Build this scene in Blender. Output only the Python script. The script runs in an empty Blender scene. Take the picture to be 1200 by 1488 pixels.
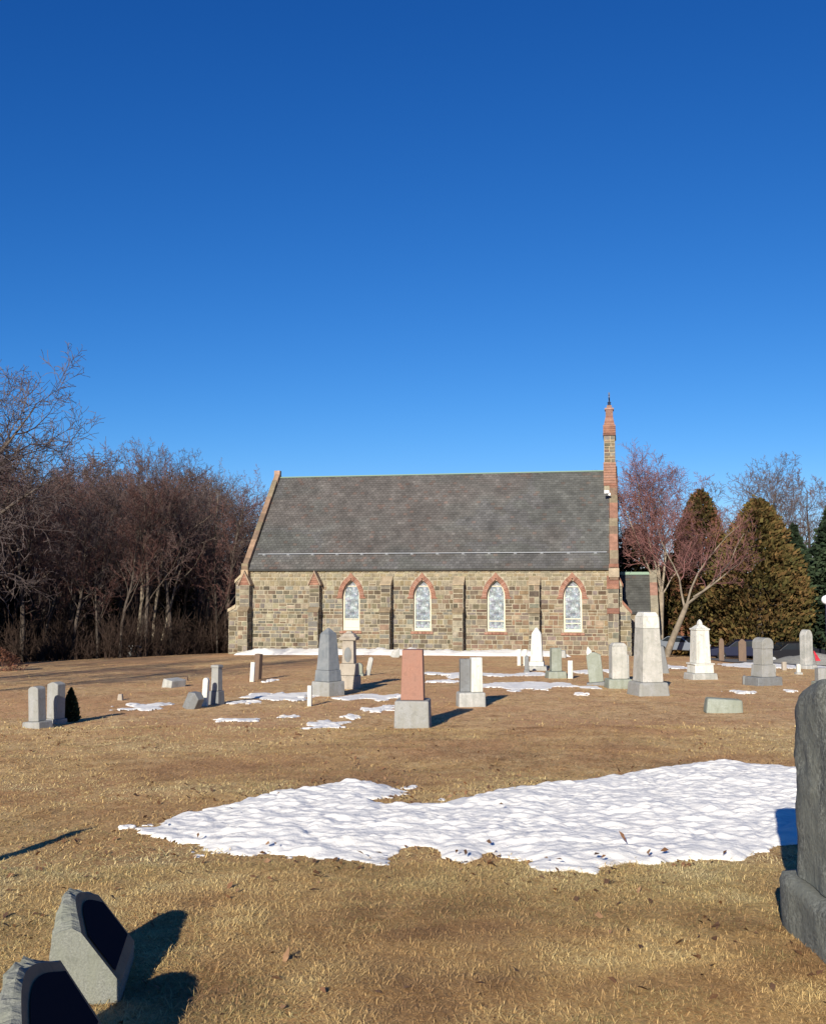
import bpy, math, random
import numpy as np
from mathutils import Vector, Matrix, Quaternion

random.seed(7)
scene = bpy.context.scene
COL = scene.collection
R = math.radians
EYE = 1.6

# ------------------------------------------------------------------ helpers
def vnoise(x, y, seed=0):
    """smooth value noise in -1..1 on numpy arrays"""
    x = np.asarray(x, float); y = np.asarray(y, float)
    xi = np.floor(x).astype(np.int64); yi = np.floor(y).astype(np.int64)
    fx = x - xi; fy = y - yi
    fx = fx*fx*(3-2*fx); fy = fy*fy*(3-2*fy)
    def h(a, b):
        n = (a*374761393 + b*668265263 + seed*2147483647) & 0xffffffff
        n = ((n ^ (n >> 13))*1274126177) & 0xffffffff
        n = (n ^ (n >> 16)) & 0xffffffff
        return n/2147483647.5 - 1.0
    a = h(xi, yi); b = h(xi+1, yi); c = h(xi, yi+1); d = h(xi+1, yi+1)
    return (a*(1-fx)+b*fx)*(1-fy) + (c*(1-fx)+d*fx)*fy

def fbm(x, y, seed=0, octs=4):
    s = 0; a = 1; t = 0
    for i in range(octs):
        s = s + a*vnoise(x*2**i + 17.3*i, y*2**i - 9.1*i, seed+i); t += a; a *= .5
    return s/t

def softplus(v, w):
    return 0.5*(v + np.sqrt(v*v + w*w))

def G(x, y):
    """height of the lawn"""
    z = -0.0304*y
    z = z - 0.03*(softplus(y-50, 6) - softplus(-50, 6))
    t = np.clip((y-20)/25.0, 0, 1); t = t*t*(3-2*t)
    z = z - 0.055*t*(softplus(np.abs(x)-11, 4) - softplus(-11, 4))
    return z

class MB:
    """collects faces and links them as one mesh object"""
    def __init__(s): s.v = []; s.f = []; s.c = []; s.m = []
    def poly(s, pts, col=(1,1,1), mi=0):
        n = len(s.v); s.v += [tuple(p) for p in pts]
        s.f.append(tuple(range(n, n+len(pts)))); s.c.append(col); s.m.append(mi)
    def faces(s, verts, faces, col=(1,1,1), mi=0):
        n = len(s.v); s.v += [tuple(p) for p in verts]
        for f in faces:
            s.f.append(tuple(n+i for i in f)); s.c.append(col); s.m.append(mi)
    def hexa(s, b, t, col=(1,1,1), mi=0):
        s.faces(list(b)+list(t), [(3,2,1,0),(4,5,6,7),(0,1,5,4),(1,2,6,5),(2,3,7,6),(3,0,4,7)], col, mi)
    def box(s, x0, x1, y0, y1, z0, z1, col=(1,1,1), mi=0):
        s.hexa([(x0,y0,z0),(x1,y0,z0),(x1,y1,z0),(x0,y1,z0)], [(x0,y0,z1),(x1,y0,z1),(x1,y1,z1),(x0,y1,z1)], col, mi)
    def frus(s, z0, w0, d0, z1, w1, d1, cx=0, cy=0, col=(1,1,1), sx=0, sy=0, mi=0):
        a, b, c, d = w0/2, d0/2, w1/2, d1/2
        s.hexa([(cx-a,cy-b,z0),(cx+a,cy-b,z0),(cx+a,cy+b,z0),(cx-a,cy+b,z0)],
               [(cx-c+sx,cy-d+sy,z1),(cx+c+sx,cy-d+sy,z1),(cx+c+sx,cy+d+sy,z1),(cx-c+sx,cy+d+sy,z1)], col, mi)
    def prism(s, poly, a0, a1, axis='y', col=(1,1,1), mi=0):
        """polygon (p,q) extruded; axis y: p=x q=z; axis x: p=y q=z"""
        n = len(poly)
        f = (lambda p, a: (p[0], a, p[1])) if axis == 'y' else (lambda p, a: (a, p[0], p[1]))
        vs = [f(p, a0) for p in poly] + [f(p, a1) for p in poly]
        fs = [tuple(range(n)), tuple(range(2*n-1, n-1, -1))]
        fs += [(i, i+n, (i+1) % n + n, (i+1) % n) for i in range(n)]
        s.faces(vs, fs, col, mi)
    def tube(s, pts, rad, n=5, col=(1,1,1), mi=0, cap=False):
        base = len(s.v); k = len(pts)
        up = Vector((0,0,1))
        for i, p in enumerate(pts):
            d = (pts[min(i+1,k-1)] - pts[max(i-1,0)])
            if d.length < 1e-9: d = Vector((0,0,1))
            d.normalize()
            a = d.cross(up) if abs(d.z) < .95 else d.cross(Vector((1,0,0)))
            a.normalize(); b = d.cross(a); r = rad[i]
            for j in range(n):
                t = 2*math.pi*j/n
                q = p + a*(r*math.cos(t)) + b*(r*math.sin(t)); s.v.append((q.x, q.y, q.z))
        for i in range(k-1):
            for j in range(n):
                s.f.append((base+i*n+j, base+i*n+(j+1)%n, base+(i+1)*n+(j+1)%n, base+(i+1)*n+j)); s.c.append(col); s.m.append(mi)
        if cap:
            s.f.append(tuple(base+j for j in range(n))); s.c.append(col); s.m.append(mi)
            s.f.append(tuple(base+(k-1)*n+j for j in range(n-1,-1,-1))); s.c.append(col); s.m.append(mi)
    def lathe(s, prof, n=20, cx=0, cy=0, col=(1,1,1)):
        s.tube([Vector((cx,cy,z)) for r, z in prof], [max(r,.0005) for r, z in prof], n, col, cap=True)
    def build(s, name, mats, parent=None, smooth=False, bevel=0, loc=None, rot=None):
        me = bpy.data.meshes.new(name)
        me.from_pydata(s.v, [], s.f)
        if not isinstance(mats, (list, tuple)): mats = [mats]
        for m in mats: me.materials.append(m)
        if s.f:
            tot = np.array([len(f) for f in s.f])
            colr = np.ones((len(s.f), 4), np.float32); colr[:, :3] = np.array(s.c, np.float32)
            at = me.attributes.new('col', 'FLOAT_COLOR', 'CORNER')
            at.data.foreach_set('color', np.repeat(colr, tot, axis=0).ravel())
            me.polygons.foreach_set('material_index', np.array(s.m, np.int32))
            if smooth: me.polygons.foreach_set('use_smooth', np.ones(len(s.f), bool))
        me.update()
        o = bpy.data.objects.new(name, me); COL.objects.link(o)
        if parent: o.parent = parent
        if loc is not None: o.location = loc
        if rot is not None: o.rotation_euler = rot
        if bevel:
            b = o.modifiers.new('bevel', 'BEVEL'); b.width = bevel; b.segments = 2; b.limit_method = 'ANGLE'; b.angle_limit = R(25)
        return o

def np_mesh(name, verts, loops, nper, mat, cols=None, smooth=False):
    """big mesh from numpy arrays; all faces have nper corners"""
    me = bpy.data.meshes.new(name)
    nf = len(loops)//nper
    me.vertices.add(len(verts)); me.vertices.foreach_set('co', np.asarray(verts, np.float32).ravel())
    me.loops.add(len(loops)); me.loops.foreach_set('vertex_index', np.asarray(loops, np.int32))
    me.polygons.add(nf); me.polygons.foreach_set('loop_start', np.arange(0, nf*nper, nper, dtype=np.int32))
    me.materials.append(mat)
    if smooth: me.polygons.foreach_set('use_smooth', np.ones(nf, bool))
    me.update(calc_edges=True)
    if cols is not None:
        c = np.ones((nf, 4), np.float32); c[:, :3] = cols
        at = me.attributes.new('col', 'FLOAT_COLOR', 'CORNER')
        at.data.foreach_set('color', np.repeat(c, nper, axis=0).ravel())
    o = bpy.data.objects.new(name, me); COL.objects.link(o)
    return o

def tag(o, label=None, cat=None, group=None, kind=None):
    if label: o['label'] = label
    if cat: o['category'] = cat
    if group: o['group'] = group
    if kind: o['kind'] = kind
    return o

def empty(name, loc=(0,0,0), rz=0, rx=0, ry=0):
    o = bpy.data.objects.new(name, None); COL.objects.link(o)
    o.location = loc; o.rotation_euler = (rx, ry, rz); o.empty_display_size = .2
    return o

# ------------------------------------------------------------------ materials
class NT:
    def __init__(s, name):
        s.m = bpy.data.materials.new(name); s.m.use_nodes = True
        s.t = s.m.node_tree; s.t.nodes.clear()
        s.out = s.n('ShaderNodeOutputMaterial'); s.p = s.n('ShaderNodeBsdfPrincipled')
        s.l(s.p.outputs[0], s.out.inputs[0])
    def n(s, typ, **kw):
        nd = s.t.nodes.new(typ)
        for k, v in kw.items(): setattr(nd, k, v)
        return nd
    def l(s, a, b): s.t.links.new(a, b)
    def coord(s): return s.n('ShaderNodeTexCoord').outputs['Object']
    def noise(s, scale, detail=4, rough=.55, vec=None, dist=0):
        nd = s.n('ShaderNodeTexNoise'); nd.inputs['Scale'].default_value = scale
        nd.inputs['Detail'].default_value = detail; nd.inputs['Roughness'].default_value = rough
        nd.inputs['Distortion'].default_value = dist
        s.l(vec if vec is not None else s.coord(), nd.inputs['Vector']); return nd.outputs['Fac']
    def ramp(s, fac, stops):
        nd = s.n('ShaderNodeValToRGB'); e = nd.color_ramp.elements
        while len(e) < len(stops): e.new(.5)
        for i, (p, c) in enumerate(stops):
            e[i].position = p; e[i].color = (c[0], c[1], c[2], 1) if isinstance(c, (tuple, list)) else (c, c, c, 1)
        s.l(fac, nd.inputs[0]); return nd.outputs[0]
    def mix(s, fac, a, b, mode='MIX'):
        nd = s.n('ShaderNodeMix', data_type='RGBA', blend_type=mode)
        for sock, v in ((nd.inputs[0], fac), (nd.inputs[6], a), (nd.inputs[7], b)):
            if isinstance(v, (int, float)): sock.default_value = v
            elif isinstance(v, tuple): sock.default_value = (v[0], v[1], v[2], 1)
            else: s.l(v, sock)
        return nd.outputs[2]
    def bump(s, h, strength=.3, dist=.02):
        nd = s.n('ShaderNodeBump'); nd.inputs['Strength'].default_value = strength; nd.inputs['Distance'].default_value = dist
        s.l(h, nd.inputs['Height']); s.l(nd.outputs[0], s.p.inputs['Normal'])
    def set(s, col=None, rough=.9, spec=.3):
        if col is not None:
            if isinstance(col, tuple): s.p.inputs['Base Color'].default_value = (*col, 1)
            else: s.l(col, s.p.inputs['Base Color'])
        s.p.inputs['Roughness'].default_value = rough
        s.p.inputs['Specular IOR Level'].default_value = spec
        return s.m
    def attr(s):
        return s.n('ShaderNodeAttribute', attribute_name='col').outputs['Color']

def m_attr(name, rough=.9, n1=6, amp=.35, n2=45, bump=.4, bdist=.02, spec=.25):
    t = NT(name); a = t.attr()
    v = t.ramp(t.noise(n1, 5), [(.25, 1-amp), (.75, 1+amp)])
    w = t.noise(n2, 5, .7)
    c = t.mix(1.0, a, v, 'MULTIPLY')
    c = t.mix(1.0, c, t.ramp(w, [(.3, .8), (.7, 1.2)]), 'MULTIPLY')
    t.bump(w, bump, bdist)
    return t.set(c, rough, spec)

def m_stone(name, base, dark=None, stain=None, speck=160, rough=.85, amt=.6, bump=.5, bdist=.01, lo=.40, hi=.62):
    """granite / marble: speckle plus weather stains of their own shape"""
    t = NT(name)
    dark = dark or tuple(c*.5 for c in base); stain = stain or tuple(c*.62 for c in base)
    sp = t.noise(speck, 3, .8)
    c = t.mix(t.ramp(sp, [(.42, 0), (.6, 1)]), dark, base)
    c = t.mix(amt, base, c)
    st = t.noise(3.2, 6, .65, dist=.6)
    mp = t.n('ShaderNodeMapping'); mp.inputs['Scale'].default_value = (9, 9, 1.3); t.l(t.coord(), mp.inputs[0])
    run = t.noise(1.0, 4, .6, vec=mp.outputs[0])
    c = t.mix(t.ramp(st, [(lo, 0), (hi, .85)]), c, stain)
    c = t.mix(t.ramp(run, [(.48, 0), (.68, .8)]), c, stain)
    blot = t.noise(13, 5, .7, dist=.4)
    c = t.mix(t.ramp(blot, [(.54, 0), (.70, .7)]), c, tuple(x*.72 for x in stain))
    c = t.mix(t.ramp(blot, [(.26, .55), (.38, 0)]), c, tuple(min(.85, x*1.12) for x in base))
    t.bump(t.noise(speck*.35, 5, .7), bump, bdist)
    return t.set(c, rough, .3)

M = {}
M['masonry'] = m_attr('masonry', .92, 4, .3, 22, .6, .02)
M['slate'] = m_attr('slate', .75, 1.6, .3, 30, .25, .01, .3)
M['copper'] = NT('verdigris').set((.22, .31, .23), .7, .4)
M['cream'] = NT('cream_paint').set((.62, .58, .44), .6, .3)
M['metal'] = NT('galvanised_metal').set((.36, .38, .40), .45, .5)
M['dark_metal'] = NT('dark_metal').set((.03, .035, .06), .5, .4)
M['white_plastic'] = NT('white_housing').set((.8, .8, .78), .4, .4)
M['marble'] = m_stone('white_marble', (0.656, 0.640, 0.569), (0.560, 0.552, 0.491), (0.440, 0.432, 0.367), 60, .7, .5, .2, .004, .55, .8)
M['marble_old'] = m_stone('weathered_marble', (0.475, 0.465, 0.428), (0.353, 0.349, 0.322), (0.276, 0.279, 0.251), 70, .85, .5)
M['granite'] = m_stone('pale_granite', (0.361, 0.357, 0.339), (0.192, 0.194, 0.186), (0.253, 0.248, 0.217), 120)
M['granite_grey'] = m_stone('grey_granite', (0.237, 0.246, 0.246), (0.103, 0.107, 0.110), (0.158, 0.158, 0.150), 120, .6)
M['granite_blue'] = m_stone('blue_grey_granite', (0.174, 0.194, 0.206), (0.095, 0.103, 0.110), (0.237, 0.246, 0.246), 140, .35, .6, .1, .002)
M['granite_green'] = m_stone('lichen_stone', (0.332, 0.356, 0.301), (0.198, 0.213, 0.174), (0.222, 0.237, 0.182), 90)
M['beige'] = m_stone('beige_stone', (0.430, 0.379, 0.307), (0.292, 0.256, 0.210), (0.307, 0.264, 0.210), 80)
M['red_granite'] = m_stone('red_granite', (.36, .175, .115), (.20, .095, .065), (.29, .15, .105), 60, .6, .7, .2, .004)
M['brownstone'] = m_stone('brownstone', (0.198, 0.134, 0.091), (0.119, 0.079, 0.055), (0.143, 0.098, 0.071), 80)
M['rough_dark'] = m_stone('rough_dark_granite', (.27, .275, .235), (.05, .052, .045), (.17, .175, .145), 48, .95, .8, .7, .015)
M['rough_pale'] = m_stone('rock_faced_granite', (0.269, 0.272, 0.234), (0.094, 0.097, 0.091), (0.208, 0.215, 0.169), 110, .9, .7, .8, .008)
M['polished'] = NT('polished_dark_panel').set((.020, .022, .030), .9, .0)
M['smooth_brown'] = m_stone('honed_granite', (.30, .205, .115), (.19, .13, .075), (.23, .155, .09), 160, .85, .5, .1, .002)
M['pale_stone'] = m_stone('pale_weathered_stone', (0.543, 0.519, 0.469), (0.388, 0.372, 0.326), (0.349, 0.343, 0.296), 100)
M['rubber'] = NT('tyre_rubber').set((.02, .02, .02), .9, .2)
M['glass_dark'] = NT('car_glass').set((.02, .025, .03), .1, .5)
M['flag'] = NT('red_cloth').set((.45, .03, .05), .8, .2)
M['wood_post'] = NT('painted_wood').set((.78, .76, .70), .8, .2)
M['globe'] = NT('opal_globe').set((.85, .85, .85), .3, .4)

def m_bark(name, a, b):
    t = NT(name); n = t.noise(3.5, 4)
    oi = t.n('ShaderNodeObjectInfo')
    c = t.mix(t.ramp(n, [(.35, 0), (.65, 1)]), a, b)
    v = t.ramp(oi.outputs['Random'], [(0, .75), (1, 1.25)])
    return t.set(t.mix(1.0, c, v, 'MULTIPLY'), .95, .1)
M['bark'] = m_bark('grey_bark', (.05, .040, .032), (.11, .088, .072))
M['bark_pale'] = m_bark('pale_bark', (.17, .14, .10), (.31, .255, .19))
M['twig'] = m_bark('brown_twigs', (.085, .058, .052), (.125, .085, .075))
M['twig_red'] = m_bark('red_brown_twigs', (.125, .066, .056), (.175, .093, .078))
M['twig_grey'] = m_bark('grey_twigs', (.085, .066, .062), (.135, .108, .102))
M['bud_red'] = m_bark('red_bud_twigs', (.12, .066, .062), (.19, .085, .075))
M['foliage'] = m_attr('conifer_foliage', .9, 1.2, .3, 9, 0, .01, .15)
M['leaf'] = m_attr('dead_leaf', .8, 20, .2, 60, .1, .005, .2)
M['grass'] = m_attr('dry_grass', .85, 3, .12, 30, 0, .005, .15)
M['brush'] = m_bark('brush_stems', (.026, .018, .014), (.055, .036, .028))

def m_glass():
    t = NT('leaded_glass'); co = t.coord()
    v = t.n('ShaderNodeTexVoronoi'); v.inputs['Scale'].default_value = 9; t.l(co, v.inputs['Vector'])
    e = t.n('ShaderNodeTexVoronoi', feature='DISTANCE_TO_EDGE'); e.inputs['Scale'].default_value = 9; t.l(co, e.inputs['Vector'])
    sx = t.n('ShaderNodeSeparateColor'); t.l(v.outputs['Color'], sx.inputs[0])
    c = t.ramp(sx.outputs[0], [(.0, (.30,.34,.36)), (.25, (.36,.44,.42)), (.45, (.16,.20,.25)), (.6, (.40,.40,.46)), (.8, (.24,.31,.34)), (1, (.46,.48,.48))])
    n = t.ramp(t.noise(4.5, 3), [(.38, .45), (.65, 1.15)])
    c = t.mix(1.0, c, n, 'MULTIPLY')
    c = t.mix(t.ramp(e.outputs['Distance'], [(.015, 1), (.05, 0)]), c, (.09, .09, .10))
    t.bump(sx.outputs[1], .15, .01)
    return t.set(c, .3, .5)
M['stained'] = m_glass()

def m_snow():
    t = NT('snow'); co = t.coord()
    n = t.noise(26, 6, .65)
    dirt = t.noise(2.2, 5, .6)
    c = t.mix(t.ramp(dirt, [(.5, 0), (.75, .3)]), (.84, .81, .74), (.58, .56, .50))
    sp = t.noise(55, 2, .5)
    c = t.mix(t.ramp(sp, [(.74, 0), (.78, .8)]), c, (.22, .14, .08))
    t.bump(n, .35, .03)
    t.set(c, .75, .25)
    return t.m
M['snow'] = m_snow()

def m_ground():
    t = NT('dry_turf'); co = t.coord()
    big = t.noise(.35, 5, .6, co, .5); mid = t.noise(2.1, 6, .65, co, .3); fine = t.noise(38, 5, .75, co)
    st = t.n('ShaderNodeMapping'); st.inputs['Scale'].default_value = (1, .55, 1); t.l(co, st.inputs[0])
    mid2 = t.noise(7, 6, .7, st.outputs[0], .8)
    a = t.ramp(mid, [(.36, (.50, .28, .125)), (.5, (.75, .47, .22)), (.64, (.90, .63, .32))])
    b = t.ramp(mid2, [(.38, (.40, .22, .10)), (.5, (.78, .49, .235)), (.62, (.92, .66, .35))])
    c = t.mix(.55, a, b)
    c = t.mix(t.ramp(big, [(.44, 0), (.56, .65)]), c, (.68, .37, .185))
    tuft = t.noise(4.2, 5, .7, st.outputs[0], .5)
    c = t.mix(t.ramp(tuft, [(.55, 0), (.68, .55)]), c, (.27, .145, .07))
    c = t.mix(1.0, c, t.ramp(fine, [(.36, .55), (.64, 1.2)]), 'MULTIPLY')
    # under the near turf: darker thatch and a faint green cast, far lawn dry and tawny
    sep = t.n('ShaderNodeSeparateXYZ'); t.l(co, sep.inputs[0])
    mr = t.n('ShaderNodeMapRange'); mr.inputs['From Min'].default_value = 5; mr.inputs['From Max'].default_value = 17
    t.l(sep.outputs['Y'], mr.inputs['Value'])
    near = t.mix(1.0, c, (.66, .67, .58), 'MULTIPLY')
    c = t.mix(mr.outputs[0], near, c)
    t.bump(t.noise(60, 4, .8, co), .6, .03)
    return t.set(c, .95, .1)
M['ground'] = m_ground()
tt = NT('worn_asphalt'); M['asphalt'] = tt.set(tt.ramp(tt.noise(8, 6, .7), [(.3, (.13, .125, .12)), (.7, (.2, .19, .175))]), .9, .2)
M['gravel'] = m_stone('grey_gravel', (.36, .35, .31), (.2, .19, .17), (.26, .25, .21), 14, .95, .8, .8, .05)

# ------------------------------------------------------------------ ground, snow, grass
def grow_axis(fine, lim, ratio=1.14):
    a = list(fine); st = fine[1]-fine[0]
    while a[-1] < lim: st *= ratio; a.append(a[-1]+st)
    st = fine[1]-fine[0]; lo = []
    x = fine[0]
    while x > -lim: st *= ratio; x -= st; lo.append(x)
    return np.array(lo[::-1]+a)

def micro(x, y):
    f = np.exp(-((np.maximum(y, 0)-4)/30.0)**2)
    return f*(.05*fbm(x*.33, y*.33, 9, 2) + .03*fbm(x*1.0, y*1.0, 3, 3) + .014*fbm(x*4.5, y*4.5, 5, 3)) - .01*f

def build_ground():
    xs = grow_axis(np.arange(-7, 7.01, .08), 600); ys = grow_axis(np.arange(2, 14.01, .08), 700)
    ys = ys[ys > -120]
    X, Y = np.meshgrid(xs, ys); Z = G(X, Y) + micro(X, Y)
    nx, ny = len(xs), len(ys)
    i = np.arange(nx-1)[None, :] + nx*np.arange(ny-1)[:, None]
    loops = np.stack([i, i+1, i+1+nx, i+nx], -1).reshape(-1)
    o = np_mesh('ground', np.stack([X, Y, Z], -1).reshape(-1, 3), loops, 4, M['ground'], None, True)
    tag(o, kind='structure')
build_ground()

MAIN_SNOW = [(-2.02,7.93),(-2.0,8.75),(-1.62,9.3),(-1.27,9.84),(-.99,10.24),(-.54,10.54),(-.28,10.35),(-.02,9.75),(-.1,9.1),(.25,9.1),(.55,9.47),(1.04,10.04),(1.86,10.68),
             (2.99,11.56),(3.5,11.78),(4.04,11.35),(4.9,11.3),(5.2,10.2),(4.3,8.8),(3.3,7.9),(2.69,7.55),(2.12,7.19),(1.6,6.93),(1.16,6.66),(.79,6.72),(.6,7.1),(.51,7.25),(.35,7.02),(.19,7.2),(0,7.38),(-.18,6.99),(-.46,7.05),(-.83,7.15),(-1.24,7.36),(-1.5,7.45)]

def poly_sd(px, py, poly):
    """signed distance, positive inside"""
    P = np.array(poly); Q = np.roll(P, -1, 0)
    d = np.full(px.shape, 1e9); ins = np.zeros(px.shape, bool)
    for (ax, ay), (bx, by) in zip(P, Q):
        ex, ey = bx-ax, by-ay
        t = np.clip(((px-ax)*ex + (py-ay)*ey)/(ex*ex+ey*ey+1e-12), 0, 1)
        d = np.minimum(d, np.hypot(px-ax-t*ex, py-ay-t*ey))
        c = ((ay > py) != (by > py)) & (px < (bx-ax)*(py-ay)/((by-ay) + 1e-12) + ax)
        ins ^= c
    return np.where(ins, d, -d)

def main_sd(x, y):
    sd = poly_sd(x, y, MAIN_SNOW)
    sd = sd + .14*fbm(x*2.4, y*2.4, 11, 3) + .09*fbm(x*7, y*7, 12, 3)*(1.0+.9*np.clip(.3-x, 0, 1)) - .03*np.clip(-1.2-x, 0, 1)
    hole = np.exp(-(((x+.75)/.7)**2 + ((y-9.35)/.55)**2))
    sd = sd - .34*hole*np.clip(fbm(x*3.2, y*2.6, 21, 3)+.12, 0, 1)*2.2
    return sd

def blob_poly(cx, cy, a, b, seed):
    rng = random.Random(seed); n = 22; out = []
    ph = [rng.uniform(0, 6.28) for _ in range(4)]
    for i in range(n):
        t = 2*math.pi*i/n
        r = 1 + .22*math.sin(2*t+ph[0]) + .16*math.sin(3*t+ph[1]) + .12*math.sin(5*t+ph[2]) + .08*math.sin(8*t+ph[3])
        out.append((cx + a*r*math.cos(t)*.98, cy + b*r*math.sin(t)*.98))
    return out

def snow_mesh(name, sdf, x0, x1, y0, y1, res_x, res_y, thick, lumps, falloff, label, group=None):
    xs = np.arange(x0, x1, res_x); ys = np.arange(y0, y1, res_y)
    X, Y = np.meshgrid(xs, ys); sd = sdf(X, Y)
    prof = np.clip(sd/falloff, 0, 1)**.6
    # suncups: rounded ridges left by melting
    cup = np.abs(fbm(X*3.2+.5*vnoise(X*2, Y*2, 41), Y*5.2, 31, 3))
    cup2 = np.abs(fbm(X*8+.3*vnoise(X*5, Y*5, 43), Y*13, 33, 3))
    h = thick*prof*(1 + .35*fbm(X*1.3, Y*1.3, 37, 2)) + lumps*prof*(cup*1.0 + cup2*.55 - .35)
    Z = G(X, Y) + micro(X, Y) + np.where(sd > 0, h, -.03) - .012*(sd <= 0)
    nx = len(xs); keep = sd > -max(res_x, res_y)*1.2
    i = np.arange(nx-1)[None, :] + nx*np.arange(len(ys)-1)[:, None]
    k = keep[:-1, :-1] & keep[1:, :-1] & keep[:-1, 1:] & keep[1:, 1:]
    q = np.stack([i, i+1, i+1+nx, i+nx], -1)[k]
    used, inv = np.unique(q.ravel(), return_inverse=True)
    V = np.stack([X, Y, Z], -1).reshape(-1, 3)[used]
    o = np_mesh(name, V, inv, 4, M['snow'], None, True)
    return tag(o, label, 'snow', group, 'stuff')

snow_mesh('snow', main_sd, -2.6, 5.6, 6.2, 12.3, .018, .018, .045, .045, .3, 'large lumpy patch of old snow across the foreground lawn')

SNOW = [(2.62,24.58,1.00,2.06),(1.61,29.46,1.29,1.93),(0.81,26.52,0.34,1.00),(3.37,29.97,0.46,1.47),(5.00,31.40,0.28,1.83),(5.83,31.81,0.14,1.48),
 (-4.67,19.05,0.51,1.09),(-3.16,19.77,0.24,0.71),(-2.65,21.40,0.56,2.19),(-0.74,21.35,0.55,1.37),(-2.03,17.17,0.17,0.41),(-1.35,16.02,0.30,1.08),
 (-1.01,17.12,0.14,0.59),(-0.62,18.78,0.22,1.20),(-2.75,16.44,0.26,0.54),(8.59,35.13,0.57,3.02),(11.73,36.79,1.49,2.64),(14.29,38.52,1.71,3.91),
 (7.04,22.75,0.24,0.63),(8.18,23.07,0.11,0.54),(-2.17,8.23,0.06,0.12),(-0.04,10.12,0.06,0.20),(0.25,9.35,0.04,0.12),(-1.44,7.24,0.03,0.09),
 (3.48,22.13,0.14,0.59),(-3.63,27.00,0.12,1.19),(-0.32,21.56,0.10,0.75)]
SNOW_LABEL = {0:'broad flat snow patch right of the white marble twin monument', 1:'long thin snow strip behind the red granite monument', 6:'snow patch beside the tilted stone on the left lawn',
 11:'crumbling snow patch in the grass left of the red monument base', 16:'thin snow line along the road behind the round topped headstone', 17:'snow line at the far right along the road edge'}
small = []
for i, (cx, cy, a, b) in enumerate(SNOW):
    poly = blob_poly(cx, cy, a, b/2, 100+i)
    def sdf(x, y, poly=poly, a=a, b=b, i=i):
        m = min(a, b/2)
        return poly_sd(x, y, poly) + m*1.15*fbm(x*1.6/max(m, .12)*1.1, y*.8/max(m, .12)*1.1, 50+i, 4) + m*.13
    r = min(.04, a/10)
    lab = SNOW_LABEL.get(i, 'small scrap of melting snow lying in the dry grass')
    o = snow_mesh('snow', sdf, cx-a*1.6, cx+a*1.6, cy-b*.95, cy+b*.95, r*.7, max(r*.7, b/90), min(.022, a*.2), min(.02, a*.2), min(.12, a*.4), lab,
              None if i in SNOW_LABEL else 'scraps of melting snow')

# ------------------------------------------------------------------ the chapel
CH = empty('chapel', (0, 48.153, -1.525), R(-11.3))
tag(CH, 'small fieldstone chapel with steep slate roof, pointed windows and bellcote', 'chapel')
TAN, PALE, OLIVE, GREY, BROWN, DARK, PINK = (.40,.315,.20), (.50,.44,.32), (.29,.26,.185), (.29,.27,.235), (.27,.19,.12), (.15,.125,.09), (.37,.235,.16)
def calm(c, k=.72): m = (.312,.266,.182); return tuple(.56*(m[i]+(c[i]-m[i])*k) for i in range(3))
TAN, PALE, OLIVE, GREY, BROWN, DARK, PINK = (calm(c) for c in (TAN, PALE, OLIVE, GREY, BROWN, DARK, PINK))
PAL = [TAN]*5 + [OLIVE]*2 + [GREY]*7 + [BROWN]*3 + [DARK]*2 + [PINK]*1 + [PALE]*4
MORTAR = (.33, .29, .21)
BRICK = [(.265,.135,.09), (.29,.155,.105), (.235,.115,.078), (.29,.165,.12)]
BROWNST = (.215,.165,.105)

def ashlar(mb, O, U, V, N, u0, u1, v0, v1, rng, free=None, pal=PAL, rows=(.13,.16,.2,.25), wid=(.16,.44), gap=.034, proud=.03, tint=None):
    """coursed rubble: every stone its own slightly proud block"""
    O, U, V, N = Vector(O), Vector(U), Vector(V), Vector(N)
    def P(u, v, n): return O + U*u + V*v + N*n
    def block(a, b, c, d):
        if b-a < .05: return
        base = rng.choice(pal); k = rng.uniform(.74, 1.26)
        col = tuple(x*k*(1+rng.uniform(-.06, .06)) for x in base)
        if tint: col = tint((a+b)/2, (c+d)/2, col)
        p = proud*rng.uniform(.5, 1.25); i = .012
        b4 = [P(a, c, .0), P(b, c, .0), P(b, d, .0), P(a, d, .0)]
        t4 = [P(a+i, c+i, p*rng.uniform(.8,1.2)), P(b-i, c+i, p*rng.uniform(.8,1.2)), P(b-i, d-i, p*rng.uniform(.8,1.2)), P(a+i, d-i, p*rng.uniform(.8,1.2))]
        n = len(mb.v); mb.v += [tuple(q) for q in b4+t4]
        for f in ((4,5,6,7),(0,1,5,4),(1,2,6,5),(2,3,7,6),(3,0,4,7)):
            mb.f.append(tuple(n+j for j in f)); mb.c.append(col); mb.m.append(0)
    v = v0
    while v < v1-.04:
        h = rng.choice(rows)
        if v+h > v1-.08: h = v1-v
        for (a, b) in (free(v, v+h) if free else [(u0, u1)]):
            u = a
            while u < b-.02:
                w = rng.uniform(*wid)*(1 if h < .25 else .9)
                if b-(u+w) < .14: w = b-u
                g = gap*rng.uniform(.7, 1.3)/2
                if h > .22 and w > .3 and rng.random() < .3:
                    s = h*rng.uniform(.4, .6)
                    block(u+g, u+w-g, v+g, v+s-g); block(u+g, u+w-g, v+s+g, v+h-g)
                else: block(u+g, u+w-g, v+g, v+h-g)
                u += w
        v += h

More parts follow.
